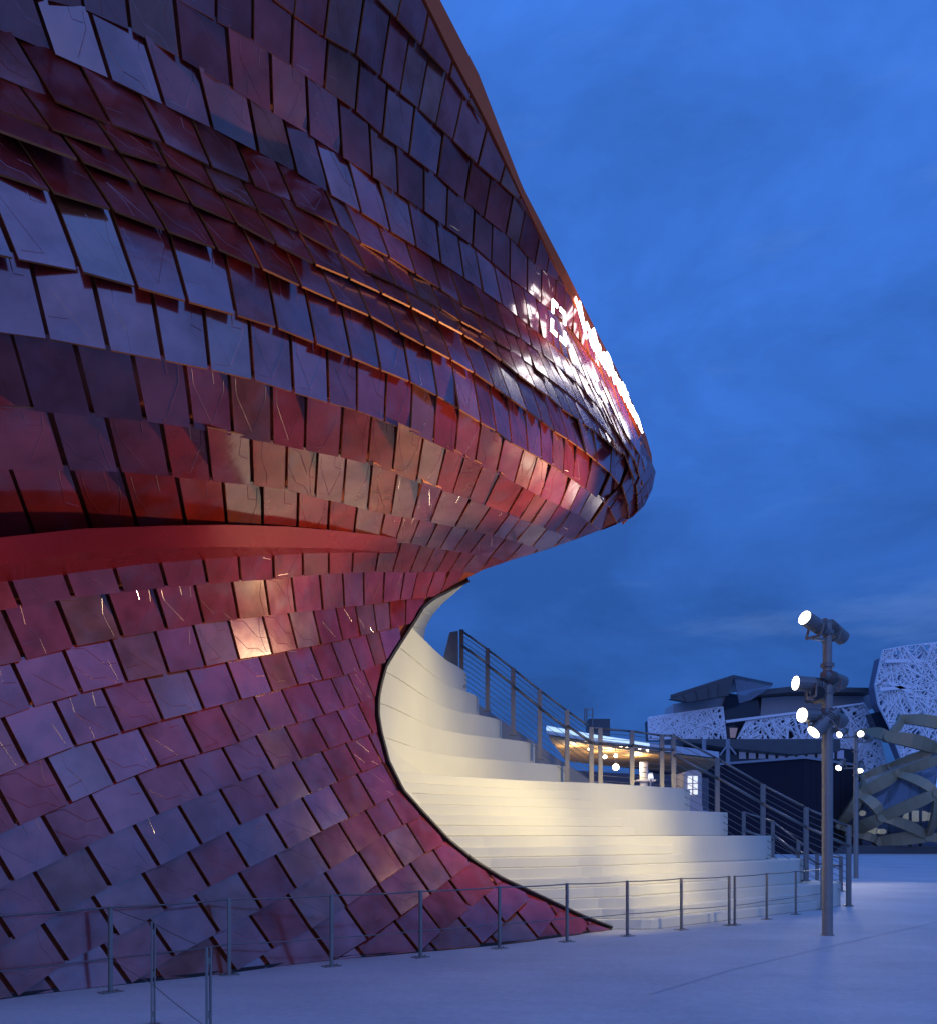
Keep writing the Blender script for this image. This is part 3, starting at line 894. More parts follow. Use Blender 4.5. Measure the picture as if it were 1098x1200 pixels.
BKP = [(714, 1089, 16.7), (650, 1075, 19.5), (600, 1010, 21.5), (560, 920, 22.6), (530, 850, 22.8), (510, 795, 22.4), (500, 770, 22.0), (496.5, 755, 21.4), (498.5, 737, 20.6), (506, 722, 19.9), (518, 708, 19.2), (534, 694, 18.5), (549, 681, 17.8)]
bk = np.array(BKP)
d = np.concatenate([[0], np.cumsum(np.linalg.norm(np.diff(bk[:, :2], axis=0), axis=1))])
tt = np.linspace(0, d[-1], n)
bkp = np.array([PD(np.interp(t, d, bk[:, 0]), np.interp(t, d, bk[:, 1]), np.interp(t, d, bk[:, 2])) for t in tt])
mb = MB()
ks = 8
inn = a2 + 0.0
rows_ = []
for s in range(ks + 1):
    u = s / ks
    # bows outwards a little, like a sail
    bow = math.sin(math.pi * u) * 0.25
    rows_.append(inn * (1 - u) + bkp * u + np.array([-0.6, 0.1, 0.15]) * bow)
vs = np.concatenate(rows_)
fs = [(s * n + i, s * n + i + 1, (s + 1) * n + i + 1, (s + 1) * n + i) for s in range(ks) for i in range(n - 1)]
mb.add(vs, fs)
mb.build('cream_lining', M_CREAM, bld, smooth=True, fix=False)
# three shallow pleats where the lining twists at the top
mb = MB()
for u0 in (70, 73, 76, 79):
    pth = [rows_[s][u0] + np.array([0.03, -0.03, 0]) for s in range(1, ks)]
    for a, b_ in zip(pth[:-1], pth[1:]):
        mb.tube(a, b_, 0.022, 6)
mb.build('lining_pleat', M_CREAM, bld, smooth=True)

# ------------------------------------------------------------------ amphitheatre steps
P0 = np.array([2.96, 15.9]); TD = np.array([0.748, 0.664]); ND = np.array([-0.664, 0.748])
DEND = 22.0
OL_T = [-9, -6, -4.6, -4.0, -3.4, -2.5, -1.9, -1.4, -0.9, -0.4, 0.15, 0.5, 1.2]
OL_O = [3.3, 2.7, 2.2, 1.95, 1.74, 1.66, 1.52, 1.28, 1.0, 0.75, 0.50, 0.0, -2.6]


def sm(x):
    x = np.clip(x, 0, 1)
    return x * x * (3 - 2 * x)


def front(o, t, k, tm, shift):
    """Riser offset for along-line coordinate t."""
    v = o + shift * (1 - sm((t - (tm - 2.2)) / 2.2))
    if k > 3.5:
        # sweep forward into the cream lining in one wide fillet
        lin = 2.25 + 0.80 * (t + 4.2) - 0.02 * k
        ks_ = 0.55
        v = -np.log(np.exp(-v / ks_) + np.exp(-lin / ks_)) * ks_ + 0.0
    left = np.interp(t, OL_T, OL_O) + 0.035 * k
    # smooth maximum so that the treads sweep into the cream lining
    kk = 0.45
    return np.where(t < 1.5, np.log(np.exp(v / kk) + np.exp(left / kk)) * kk, v)


steps = thing('amphitheatre_steps', 'broad cream amphitheatre steps curving up beside the shingled wall', 'steps', (P0[0] + 2, P0[1] + 3, 0))


def slab(o, z0, z1, k, tm=4.0, shift=0.45, t_end=None, depth=None):
    ts = np.linspace(-6.0, 12.0, 110)
    os_ = front(o, ts, k, tm, shift)
    pts = P0[None] + ts[:, None] * TD + os_[:, None] * ND
    if t_end is None:
        kp = pts[:, 1] < DEND
        fr = pts[kp]
        # rounded corner into the end face
        a, b_ = fr[-1], pts[len(fr)] if len(fr) < len(pts) else fr[-1]
        u = (DEND - a[1]) / max(b_[1] - a[1], 1e-6)
        e = a + (b_ - a) * u
        fr = fr[np.linalg.norm(fr - e, axis=1) > 1.5]
        arc_ = []
        st = fr[-1]; dr = TD
        c1 = e; en_ = e + np.array([-0.14, 0.55])
        for q in np.linspace(0, 1, 7)[1:]:
            arc_.append((1 - q) ** 2 * st + 2 * q * (1 - q) * (c1 + np.array([0.02, 0.0])) + q * q * en_)
        back = [np.array([en_[0] - 0.6, DEND + 1.1]), np.array([-5.6, DEND + 1.1])]
        poly = list(fr) + arc_ + back
    else:
        fr = pts[ts <= t_end]
        bkk = fr[::-1] + ND * depth
        poly = list(fr) + list(bkk)
    mb = MB()
    mb.prism([np.array([p[0], p[1], z1]) for p in poly], (0, 0, z0 - z1))
    ob = mb.build('step', M_CREAM, steps)
    bv = ob.modifiers.new('edge', 'BEVEL'); bv.width = 0.02; bv.segments = 2; bv.limit_method = 'ANGLE'; bv.angle_limit = math.radians(50)
    return ob


RZ = 0.6
OFF = [0.0, 0.65, 1.2, 1.95, 2.6, 4.75, 5.3, 5.9, 6.4, 6.8]
for k, o in enumerate(OFF):
    tm = [8.0, 5.0, 4.0, 3.2, 2.6][k] if k < 5 else 2
    shift = 0.45 if k < 5 else 0.0
    z0 = RZ * k
    slab(o, z0 if k else 0.0, RZ * (k + 1), k, tm, shift)
    if k < 5:
        slab(o, z0 + 0.001, z0 + 0.2, k - 0.6, tm, 0.0, t_end=tm - 0.35, depth=0.44)
        slab(o, z0 + 0.2, z0 + 0.4, k - 0.3, tm, 0.22, t_end=tm - 0.7, depth=0.24)


# ------------------------------------------------------------------ stair railing (tall, stainless, cables)
def place_posts(lst, m):
    return [(P(x, yt_, m), P(x, yb_, m)) for x, yt_, yb_ in lst]


def railing(name, label, posts, pw, cables, hand=0.73, rail=True, rad=0.008, skip=()):
    base = posts[0][1]
    t = thing(name, label, 'railing', base)
    for top, bot in posts:
        mb = MB()
        mb.box(((top[0] + bot[0]) / 2, (top[1] + bot[1]) / 2, (top[2] + bot[2]) / 2), (pw, pw * 0.7, top[2] - bot[2]))
        mb.box((bot[0], bot[1], bot[2] + 0.02), (pw * 1.6, pw * 1.6, 0.03))
        mb.build('post', M_STEEL, t)
    for i in range(len(posts) - 1):
        if i in skip:
            continue
        (ta, ba), (tb, bb) = posts[i], posts[i + 1]
        f = lambda u, q: (ta + (ba - ta) * u) if q == 0 else (tb + (bb - tb) * u)
        hb = max(ba[2], bb[2])
        H = min(ta[2] - ba[2], tb[2] - bb[2])
        at = lambda tp, hh: tp - np.array([0, 0, hh])
        yo = np.array([0, -pw * 0.45, 0])
        if rail:
            mb = MB(); mb.tube(at(ta, 0.02), at(tb, 0.02), 0.028, 8); mb.build('top_rail', M_STEEL, t, smooth=True)
            mb = MB(); mb.tube(at(ta, (1 - hand) * H) + yo, at(tb, (1 - hand) * H) + yo, 0.036, 8); mb.build('handrail', M_STEEL, t, smooth=True)
        for c in range(1, cables + 1):
            mb = MB(); hh = H * c / (cables + 1)
            mb.tube(at(ta, hh), at(tb, hh), rad, 5, caps=False); mb.build('cable', M_STEEL, t, smooth=True)
    return t


SP_ = [(541, 738, 806), (571, 760, 834), (601, 783, 862), (632, 808, 890), (664, 832, 918), (692.5, 852, 921), (703, 853, 922), (740, 856, 924), (775, 861, 926), (788.5, 861, 951), (840, 888, 979), (893.5, 919, 1006.5), (944, 946, 1033), (994, 968, 1062)]
posts = place_posts(SP_, F / (DEND - 0.25))
railing('stair_railing', 'tall stainless steel cable railing climbing the right edge of the cream steps', posts, 0.11, 10)
# sheet-metal return at the head of the railing
mb = MB()
mR = F / (DEND - 0.05)
mb.prism([P(517, 782, mR), P(527, 741, mR), P(537, 739, mR), P(537, 803, mR), P(529, 799, mR)], (0, 0.5, 0))
o = mb.build('sheet_metal_screen', simple('galvanised_sheet', (0.36, 0.37, 0.38), 0.45, metal=0.6), None)
tag(o, 'short grey sheet metal screen at the top end of the tall stair railing', 'screen')

# lower railing further back, right of the steps
SP2 = [(871, 951, 978), (905, 962, 990), (935, 985, 1006), (957, 1001, 1026), (985, 1004, 1028)]
posts2 = [(P(x, a, F / 27.5), P(x, b_, F / 27.5)) for x, a, b_ in SP2]
for tp, bt in posts2:
    bt[2] = 0.0 if bt[2] < 1.4 else bt[2]
posts2 = [(tp, np.array([bt[0], bt[1], 0.0])) for tp, bt in posts2]
railing('far_railing', 'low steel railing on the plaza seen through the tall stair railing', posts2, 0.1, 2, rail=True)

# ------------------------------------------------------------------ front barrier: thin posts, two wires
def gp(x, y):
    return P(x, y, (y - HY) / CH)


fb = thing('front_barrier', 'low barrier of thin steel posts and wires along the foot of the pavilion and steps', 'barrier', gp(664, 1103.6))
BP = [(-55, 1190), (130, 1163), (269, 1142.5), (389, 1132.5), (493, 1122), (585, 1111.5), (664, 1103.6), (734.7, 1097), (798, 1089.8), (854, 1084.6), (860.5, 1084), (898, 1077.3), (932, 1071.6), (962, 1066)]
bpts = [gp(x, y) for x, y in BP]


def bpost(p, q, parent, twin=True):
    """Slim post of two flat bars on a foot plate; q gives the fence direction."""
    d = (q - p)[:2]; d = d / np.linalg.norm(d); ang = math.atan2(d[1], d[0])
    mb = MB()
    for s in (-1, 1):
        off = np.array([-d[1], d[0]]) * 0.014 * s
        mb.box((p[0] + off[0], p[1] + off[1], 0.5), (0.042, 0.010, 1.0), ang)
    for z in (0.12, 0.5, 0.9):
        mb.box((p[0], p[1], z), (0.025, 0.02, 0.05), ang)
    mb.box((p[0], p[1], 0.006), (0.24, 0.16, 0.012), ang)
    for s in (-1, 1):
        c_ = p[:2] + d * 0.08 * s
        mb.tube((c_[0], c_[1], 0.012), (c_[0], c_[1], 0.03), 0.013, 6)
    return mb.build('post', M_BRONZE_PAINT, parent)


for i, p in enumerate(bpts):
    q = bpts[i + 1] if i < len(bpts) - 1 else bpts[i - 1]
    bpost(p, q, fb)
side = [bpts[1], P(180, 1203, 123), P(245, 1269, 159)]
side = [np.array([a[0], a[1], 0.0]) for a in side]
for a in side[1:]:
    bpost(a, side[0], fb)
for run, thin in ((bpts, 1.0), (side, 0.45)):
    for a, b_ in zip(run[:-1], run[1:]):
        if np.linalg.norm(b_ - a) < 0.35:
            continue
        for hh, r in ((0.985, 0.011), (0.40, 0.008)):
            mb = MB()
            ns = 4
            for s in range(ns):
                u0, u1 = s / ns, (s + 1) / ns
                sag = lambda u: -0.012 * 4 * u * (1 - u)
                mb.tube(a + (b_ - a) * u0 + (0, 0, hh + sag(u0)), a + (b_ - a) * u1 + (0, 0, hh + sag(u1)), r * thin, 6, caps=False)
            mb.build('wire', M_STEEL, fb, smooth=True)


# ------------------------------------------------------------------ floodlight poles
def spot(name, loc, target, power, size, col=(1.0, 0.80, 0.50), radius=0.12, blend=0.6):
    ld = bpy.data.lights.new(name, 'SPOT')
    ld.energy = power; ld.spot_size = math.radians(size); ld.spot_blend = blend
    ld.color = col; ld.shadow_soft_size = radius
    o = bpy.data.objects.new(name, ld)
    COL.objects.link(o)
    o.location = loc
    dv = Vector(target) - Vector(loc)
    o.rotation_euler = dv.to_track_quat('-Z', 'Y').to_euler()
    return o


def flood(parent, pole_pt, head, aim, r=0.135, ln=0.62, lit=True, on_arm=True):
    """Cylindrical projector: head = lens centre, aim = pointing direction; on a yoke fixed to the pole."""
    head = np.array(head, float); a = np.array(aim, float); a /= np.linalg.norm(a)
    mb = MB()
    b0 = head; b1 = head - a * ln * 0.55; b2 = head - a * ln * 0.8; b3 = head - a * ln
    mb.tube(b0, b1, r, 16, r * 0.98); mb.tube(b1, b2, r * 0.86, 16, r * 0.8); mb.tube(b2, b3, r * 0.7, 16, r * 0.5)
    for q in (0.58, 0.65, 0.72):
        mb.tube(head - a * ln * q, head - a * ln * (q + 0.03), r * 0.97, 16)
    body = mb.build('floodlight', M_DARK, parent, smooth=False)
    mb = MB(); mb.tube(head + a * 0.004, head + a * 0.012, r * 0.90, 18)
    mb.build('lens', M_LENS if lit else M_DARKLENS, body)
    # yoke
    s = np.cross(a, (0, 0, 1)); s /= np.linalg.norm(s)
    piv = head - a * ln * 0.5
    dn = np.cross(s, a); dn = dn if dn[2] < 0 else -dn
    mb = MB()
    for sg in (-1, 1):
        mb.bar(piv + s * sg * (r + 0.02), piv + s * sg * (r + 0.02) + dn * (r + 0.10), 0.05, 0.014, a)
    mb.bar(piv + s * (r + 0.02) + dn * (r + 0.10), piv - s * (r + 0.02) + dn * (r + 0.10), 0.05, 0.016, a)
    pc = np.array([pole_pt[0], pole_pt[1], (piv + dn * (r + 0.10))[2]])
    mb.bar(piv + dn * (r + 0.12), pc, 0.05, 0.05)
    mb.build('bracket', M_BRONZE_PAINT, parent)


M_DARKLENS = simple('unlit_lens', (0.03, 0.035, 0.04), 0.15)


def pole(name, label, foot, ht, heads, r=0.095):
    t = thing(name, label, 'lamp post', foot, 'floodlight poles')
    mb = MB(); mb.tube(foot, (foot[0], foot[1], ht * 0.8), r, 20); mb.tube((foot[0], foot[1], ht * 0.8), (foot[0], foot[1], ht), r * 0.85, 20)
    mb.build('pole', M_BRONZE_PAINT, t, smooth=False)
    mb = MB(); mb.tube((foot[0], foot[1], 0), (foot[0], foot[1], 0.02), r * 1.25, 20); mb.build('base_ring', M_BRONZE_PAINT, t)
    mb = MB()
    for h in (0.70, 0.775, 0.86, 0.965):
        mb = MB(); mb.tube((foot[0], foot[1], ht * h), (foot[0], foot[1], ht * h + 0.07), r * 1.25, 20)
        mb.build('clamp', M_DARK, t)
    for hd, aim, lit in heads:
        flood(t, foot, hd, aim, lit=lit)
    return t


m1p = (1096 - HY) / CH
ft = gp(969, 1096)
h1 = [
    (P(942.5, 724, m1p + 1.4), (-0.80, -0.42, 0.30), True),
    (P(932, 800.5, m1p + 0.3), (-0.97, -0.12, 0.05), True),
    (P(939.5, 838, m1p + 0.8), (-0.90, -0.38, -0.02), True),
    (P(953, 858, m1p + 0.6), (-0.62, -0.10, -0.55), True),
    (P(987, 748, m1p - 1.2), (0.70, 0.45, -0.35), False),
    (P(986, 800, m1p - 0.8), (0.75, 0.55, -0.12), False),
    (P(986, 846, m1p - 0.8), (0.75, 0.50, -0.22), False),
    (P(958, 812, m1p + 0.5), (-0.2, -0.85, -0.35), False),
]
pole('floodlight_pole', 'tall grey pole carrying clustered floodlights in front of the cream steps, the nearer one', ft, P(968, 731, m1p)[2], h1)
m2p = (1029 - HY) / CH
ft2 = gp(1002.5, 1029)
h2 = [
    (P(1008, 860, m2p + .3), (-0.25, -0.95, -0.05), True),
    (P(983, 861, m2p), (-0.75, -0.45, -0.40), True),
    (P(982, 900, m2p), (-0.60, -0.45, -0.60), True),
    (P(1007, 903, m2p), (-0.35, -0.55, -0.70), True),
    (P(1019, 866, m2p - .3), (0.7, 0.5, -0.2), False),
]
pole('floodlight_pole', 'floodlight pole standing further back by the bronze strapwork pavilion', ft2, P(1002, 858, m2p)[2], h2)

# the lamps' own light
A = lambda q, a, d=0.06: np.array(q) + np.array(a) / np.linalg.norm(a) * d
spot('flood_beam', A(h1[0][0], h1[0][1]), S(330, 545)[0], 4600, 52, (1.0, 0.78, 0.42), blend=0.9)
spot('flood_beam', A(h1[1][0], h1[1][1]), np.array([-1.0, 16.8, 3.7]), 1500, 76, (1.0, 0.81, 0.42), blend=0.8)
spot('flood_beam', A(h1[2][0], h1[2][1]), np.array([2.4, 18.0, 2.2]), 820, 88, (1.0, 0.81, 0.41))
spot('flood_beam', A(h1[3][0], h1[3][1]), np.array([4.5, 19.3, 1.4]), 420, 74, (1.0, 0.81, 0.42), blend=0.8)
spot('flood_beam', A(h2[1][0], h2[1][1]), np.array([8.0, 26.0, 0.0]), 260, 60, (1.0, 0.9, 0.8), 0.5)
spot('flood_beam', A(h2[2][0], h2[2][1]), np.array([11.0, 27.0, 0.0]), 420, 70, (1.0, 0.9, 0.8), 0.5)
spot('flood_beam', A(h2[3][0], h2[3][1]), np.array([15.5, 26.0, 0.0]), 420, 75, (1.0, 0.9, 0.8), 0.5)

# ------------------------------------------------------------------ illuminated sign on the parapet
sg_ = thing('illuminated_sign', 'row of glowing white letters standing along the pavilion parapet near the prow', 'sign', S(690, 400)[0])
BLINE = [(679, 391), (688, 404), (698, 421), (708, 437), (720, 456), (732, 477), (742, 495), (751, 512)]
TLINE = [(669, 346), (677, 361), (687, 379), (697, 397), (709, 418), (722, 442), (733, 465), (744, 488)]
bl = arc(BLINE, 200); tl_ = arc(TLINE, 200)
mb_ = MFIELD(bl[:, 0], bl[:, 1]) * 1.03
bp3 = np.array([P(x, y, q) for (x, y), q in zip(bl, mb_)])
tp3 = np.array([P(x, y, q) for (x, y), q in zip(tl_, mb_)])
cum = np.concatenate([[0], np.cumsum(np.linalg.norm(np.diff(bp3, axis=0), axis=1))])


def glyph(ch, size):
    cu = bpy.data.curves.new('glyph', 'FONT')
    cu.body = ch; cu.size = size; cu.extrude = 0.012; cu.offset = 0.008; cu.resolution_u = 3
    ob = bpy.data.objects.new('glyph', cu)
    COL.objects.link(ob)
    bpy.context.view_layer.update()
    dg = bpy.context.evaluated_depsgraph_get()
    me = bpy.data.meshes.new_from_object(ob.evaluated_get(dg))
    bpy.data.objects.remove(ob, do_unlink=True)
    bpy.data.curves.remove(cu)
    return me


pos = 0.02
text = 'Vanke Pavilion'
glen = {}
tot = 0
for ch in text:
    if ch == ' ':
        tot += 0.22; continue
    if ch not in glen:
        me = glyph(ch, 0.80)
        co = np.array([v.co for v in me.vertices])
        glen[ch] = (me, co[:, 0].min(), co[:, 0].max())
    tot += glen[ch][2] - glen[ch][1] + 0.13
fit = (cum[-1] - 0.05) / tot
for ch in text:
    if ch == ' ':
        pos += 0.22 * fit; continue
    me, x0, x1 = glen[ch]
    wd_ = (x1 - x0) * fit
    s0 = pos; s1 = pos + wd_
    pa = np.array([np.interp(s0, cum, bp3[:, i]) for i in range(3)])
    pb = np.array([np.interp(s1, cum, bp3[:, i]) for i in range(3)])
    qa = np.array([np.interp(0.5 * (s0 + s1), cum, tp3[:, i]) for i in range(3)])
    u = pb - pa; u /= np.linalg.norm(u)
    w_ = (qa - 0.5 * (pa + pb)) / 0.52
    n_ = np.cross(u, w_); n_ /= np.linalg.norm(n_)
    if n_[1] > 0:
        n_ = -n_
    me2 = me.copy(); me2.name = 'letter'
    co = np.array([v.co for v in me.vertices])
    o_ = np.array(parent_loc(sg_))
    newv = pa + ((co[:, 0] - x0) * fit)[:, None] * u + co[:, 1:2] * w_ + (co[:, 2:3] + 0.05) * n_
    for v, q in zip(me2.vertices, newv):
        v.co = q - o_
    me2.materials.clear(); me2.materials.append(M_SIGN)
    ob = bpy.data.objects.new('letter', me2); COL.objects.link(ob); ob.parent = sg_
    pos = s1 + 0.13 * fit
# the emblem left of the letters: four L-shaped brackets facing each other
ecor = [(644, 388), (662, 406), (661, 366), (646, 350)]
ec = [P(*q, MFIELD(*q)[0] * 1.025) for q in ecor]
n_ = np.cross(ec[1] - ec[0], ec[3] - ec[0]); n_ /= np.linalg.norm(n_)
n_ = -n_ if n_[1] > 0 else n_


def euv(a, b_):
    return (ec[0] * (1 - a) + ec[1] * a) * (1 - b_) + (ec[3] * (1 - a) + ec[2] * a) * b_ + n_ * 0.02


for sx in (0, 1):
    for sy in (0, 1):
        L_ = [(0, 0), (.40, 0), (.40, .13), (.15, .13), (.15, .40), (0, .40)]
        poly = [euv(1 - a if sx else a, 1 - b_ if sy else b_) for a, b_ in L_]
        mb = MB(); mb.prism(poly, n_ * 0.04)
        mb.build('emblem_bracket', M_SIGN, sg_)

# ------------------------------------------------------------------ background
def prism_px(mb, poly, D, depth):
    mb.prism([PD(x, y, D) for x, y in poly], (0, depth, 0))


M_WHITE = simple('white_cast_lattice', (0.86, 0.86, 0.87), 0.55, noise=0.05)
M_GREYBLUE = simple('grey_cladding', (0.30, 0.31, 0.34), 0.6, noise=0.1, scale=0.4)
M_DKGLASS = simple('dark_glazing', (0.03, 0.04, 0.06), 0.12, noise=0.3, scale=0.5)
M_DKROOF = simple('dark_roof_soffit', (0.07, 0.075, 0.08), 0.5, noise=0.3, scale=0.6)
M_NAVY = simple('matt_navy_panel', (0.022, 0.018, 0.030), 0.75, noise=0.15, spec=0.2)
M_WOOD = simple('warm_timber_soffit', (0.45, 0.27, 0.12), 0.6, noise=0.25, scale=2)
M_OLIVE = simple('bronze_strap_metal', (0.36, 0.285, 0.165), 0.42, metal=0.35, noise=0.18, scale=0.5)


def glass_mat():
    m, nt, b = mat('tinted_glass')
    b.inputs['Base Color'].default_value = (0.35, 0.42, 0.5, 1)
    b.inputs['Roughness'].default_value = 0.04
    b.inputs['Transmission Weight'].default_value = 0.7
    b.inputs['IOR'].default_value = 1.45
    return m


M_GLASS = glass_mat()


def clip_seg(p, q, poly):
    """Pieces of segment p-q inside polygon poly (any shape)."""
    ts = [0.0, 1.0]
    d = q - p
    n = len(poly)
    for i in range(n):
        a = np.array(poly[i], float); b_ = np.array(poly[(i + 1) % n], float) - a
        den = d[0] * b_[1] - d[1] * b_[0]
        if abs(den) < 1e-9:
            continue
        w = a - p
        t = (w[0] * b_[1] - w[1] * b_[0]) / den; s = (w[0] * d[1] - w[1] * d[0]) / den
        if 0 < t < 1 and 0 <= s <= 1:
            ts.append(t)
    ts.sort()
    out = []
    for a, b_ in zip(ts[:-1], ts[1:]):
        m_ = p + d * (a + b_) / 2
        if in_poly(np.array([m_[0]]), np.array([m_[1]]), poly)[0] and b_ - a > 1e-3:
            out.append((p + d * a, p + d * b_))
    return out


def lattice(mb, poly, D, nseg, wpx, lean, depth=0.5, bulge=None):
    """Branching screen: many slender struts in a plane, cut to the panel outline."""
    pa = np.array(poly, float)
    x0, y0 = pa.min(0); x1, y1 = pa.max(0)
    m = F / D
    for i in range(nseg):
        c = np.array([random.uniform(x0 - 5, x1 + 5), random.uniform(y0 - 5, y1 + 5)])
        ang = random.choice(lean) + random.gauss(0, 0.22)
        ln = random.uniform(16, 60) * 0.5
        dv = np.array([math.cos(ang), -math.sin(ang)]) * ln
        for a, b_ in clip_seg(c - dv, c + dv, poly):
            w = wpx * random.uniform(0.6, 1.5)
            jt = random.uniform(-0.2, 0.2); Da = D + jt + (bulge(*a) if bulge else 0); Db = D + jt + (bulge(*b_) if bulge else 0)
            mb.bar(PD(a[0], a[1], Da), PD(b_[0], b_[1], Db), w / m, depth, (0, 1, 0))
    for i in range(len(poly)):
        a = pa[i]; b_ = pa[(i + 1) % len(poly)]
        k = max(1, int(np.linalg.norm(b_ - a) / 20))
        for j in range(k):
            p, q = a + (b_ - a) * j / k, a + (b_ - a) * (j + 1) / k
            mb.bar(PD(p[0], p[1], D + (bulge(*p) if bulge else 0)), PD(q[0], q[1], D + (bulge(*q) if bulge else 0)), wpx * 1.1 / m, depth, (0, 1, 0))


# --- white lattice hall (left and middle wings)
DP = 140.0
pal = thing('lattice_hall', 'large white hall wrapped in a branching lattice under a dark flying roof', 'building', PD(880, 978 + CH * F / DP, DP))


def part(name, m, D, depth, *polys, parent=pal):
    mb = MB()
    for p in polys:
        prism_px(mb, p, D, depth)
    return mb.build(name, m, parent)


W1 = [(759, 841), (846, 828.5), (850, 867), (760, 867)]
W2 = [(863, 867), (874, 845), (940, 836), (1012, 825), (1027, 856), (1040, 905), (985, 908), (984, 866)]
part('wing_wall', simple('dark_blue_wall', (0.05, 0.06, 0.09), 0.6, noise=0.3, scale=0.3), DP + 2.0, 4, [(761, 843), (845, 831), (849, 866), (762, 866)], [(868, 866), (876, 848), (1010, 829), (1022, 856), (1034, 903), (985, 903), (984, 866)])
mb = MB(); lattice(mb, W1, DP, 300, 1.15, (1.1, 1.9, 0.5, 2.5)); o = mb.build('lattice_screen', M_WHITE, pal); o['kind'] = 'stuff'
mb = MB(); lattice(mb, W2, DP, 560, 1.2, (1.1, 1.9, 0.6, 2.5)); o = mb.build('lattice_screen', M_WHITE, pal); o['kind'] = 'stuff'
part('upper_block', simple('pale_grey_cladding', (0.5, 0.51, 0.54), 0.6, noise=0.1, scale=0.4), DP + 3, 6, [(788, 840), (788, 825), (850, 815), (851, 829)], [(890, 846), (892, 818), (1020, 808), (1024, 830), (1012, 826), (940, 837)])
part('recess', M_DKGLASS, DP + 2.5, 12, [(846, 829), (852, 812), (888, 818), (892, 846), (868, 850), (864, 866), (851, 866)])
part('recess_window', emit('recess_glow', (0.8, 0.6, 0.62), 0.09), DP + 2.2, 0.2, [(854.5, 853), (864, 853), (861, 864.5), (855.5, 864.5)])
part('flying_roof', M_DKROOF, DP - 3, 1.5, [(785, 818.5), (859, 794.5), (853, 815), (806, 822.5)])
mb = MB(); mb.add([PD(785, 818, DP - 3), PD(859, 794.5, DP - 3), PD(905, 803, DP + 40), PD(830, 817, DP + 40)], [(0, 1, 2, 3)])
mb.v += [tuple(np.array(v) + (0, 0, 0.5)) for v in mb.v[:4]]
mb.f += [(7, 6, 5, 4), (0, 1, 5, 4), (1, 2, 6, 5), (2, 3, 7, 6), (3, 0, 4, 7)]
mb.build('roof_deck', M_DKROOF, pal)
gp_ = part('canopy_glass', M_GLASS, DP - 2, 0.3, [(860, 795), (905, 804), (880, 820), (866, 824)])
part('roof_edge', M_DKROOF, DP - 1, 14, [(884, 809), (925, 804.5), (1025, 806), (1026, 811), (925, 811), (886, 815)])
part('eave_band', M_WHITE, DP - 0.7, 1.0, [(850, 844), (940, 833), (1012, 823), (1012, 825), (940, 835.4), (851, 847)])
for x in (800, 815, 830, 842):
    part('roof_rib', M_DKROOF, DP - 3.2, 0.6, [(x, 818.5 - (x - 785) * .324 + 1), (x + 1.2, 818.2 - (x - 785) * .324 + 1), (x + 1.2 + (835 - x) * .12, 821.5 - (x - 806) * 0.155), (x + (835 - x) * .12, 821.6 - (x - 806) * 0.155)])
part('soffit_deck', M_DKROOF, DP - 6, 18, [(782, 866), (984, 866), (984, 880), (930, 884), (850, 876)])
part('glazed_gallery', M_DKGLASS, DP - 2, 3, [(800, 866), (1000, 878), (1000, 905), (800, 905)])
for x in np.arange(866, 985, 11.5):
    mb = MB(); prism_px(mb, [(x, 879), (x + 7.5, 879), (x + 7.5, 889), (x, 889)], DP - 2.4, 0.3)
    mb.build('window', emit('dusk_window', (0.30, 0.38, 0.60), 0.10) if 'dusk_window' not in bpy.data.materials else bpy.data.materials['dusk_window'], pal)
for x in (852.5, 824.5):
    mb = MB(); mb.bar(PD(x, 866, DP - 8), PD(x, 905, DP - 8), 0.45, 0.45); mb.build('column', M_GREYBLUE, pal)
for a, b_ in (((843, 885), (852, 873)), ((862, 884), (853, 873))):
    mb = MB(); mb.bar(PD(*a, DP - 8.1), PD(*b_, DP - 8.1), 0.22, 0.22); mb.build('brace', M_GREYBLUE, pal)

# --- white lattice tower at the right edge
DT = 128.0
tow = thing('lattice_tower', 'bulging white lattice-clad tower rising at the right edge of the view', 'building', PD(1120, 978 + CH * F / DT, DT))
TW = [(1034, 762), (1062, 757), (1098, 753), (1240, 750), (1240, 905), (1062, 905), (1042, 852), (1029, 826), (1025, 803)]
bulge = lambda x, y: 0.004 * max(0, 1090 - x) ** 1.6 * 0.6
part('tower_wall', simple('tower_inner_wall', (0.17, 0.19, 0.26), 0.7, noise=0.3, scale=0.3), DT + 6, 4, [(1038, 768), (1240, 760), (1240, 905), (1070, 905), (1048, 850), (1034, 822), (1031, 803)], parent=tow)
mb = MB(); lattice(mb, TW, DT, 1050, 0.95, (0.7, 1.2, 2.3, 1.9, 2.7, 0.3), bulge=bulge); o = mb.build('lattice_screen', M_WHITE, tow); o['kind'] = 'stuff'
mb = MB()
for (a, b_) in (((1036, 775), (1240, 772)), ((1030, 808), (1240, 790)), ((1040, 800), (1110, 830))):
    mb.bar(PD(*a, DT + 0.4), PD(*b_, DT + 0.4), 0.5, 0.5, (0, 1, 0))
mb.build('lattice_band', M_WHITE, tow)
part('link_window', M_DKGLASS, DT + 8, 2, [(1020, 836), (1031, 834), (1043, 858), (1030, 862)], parent=tow)

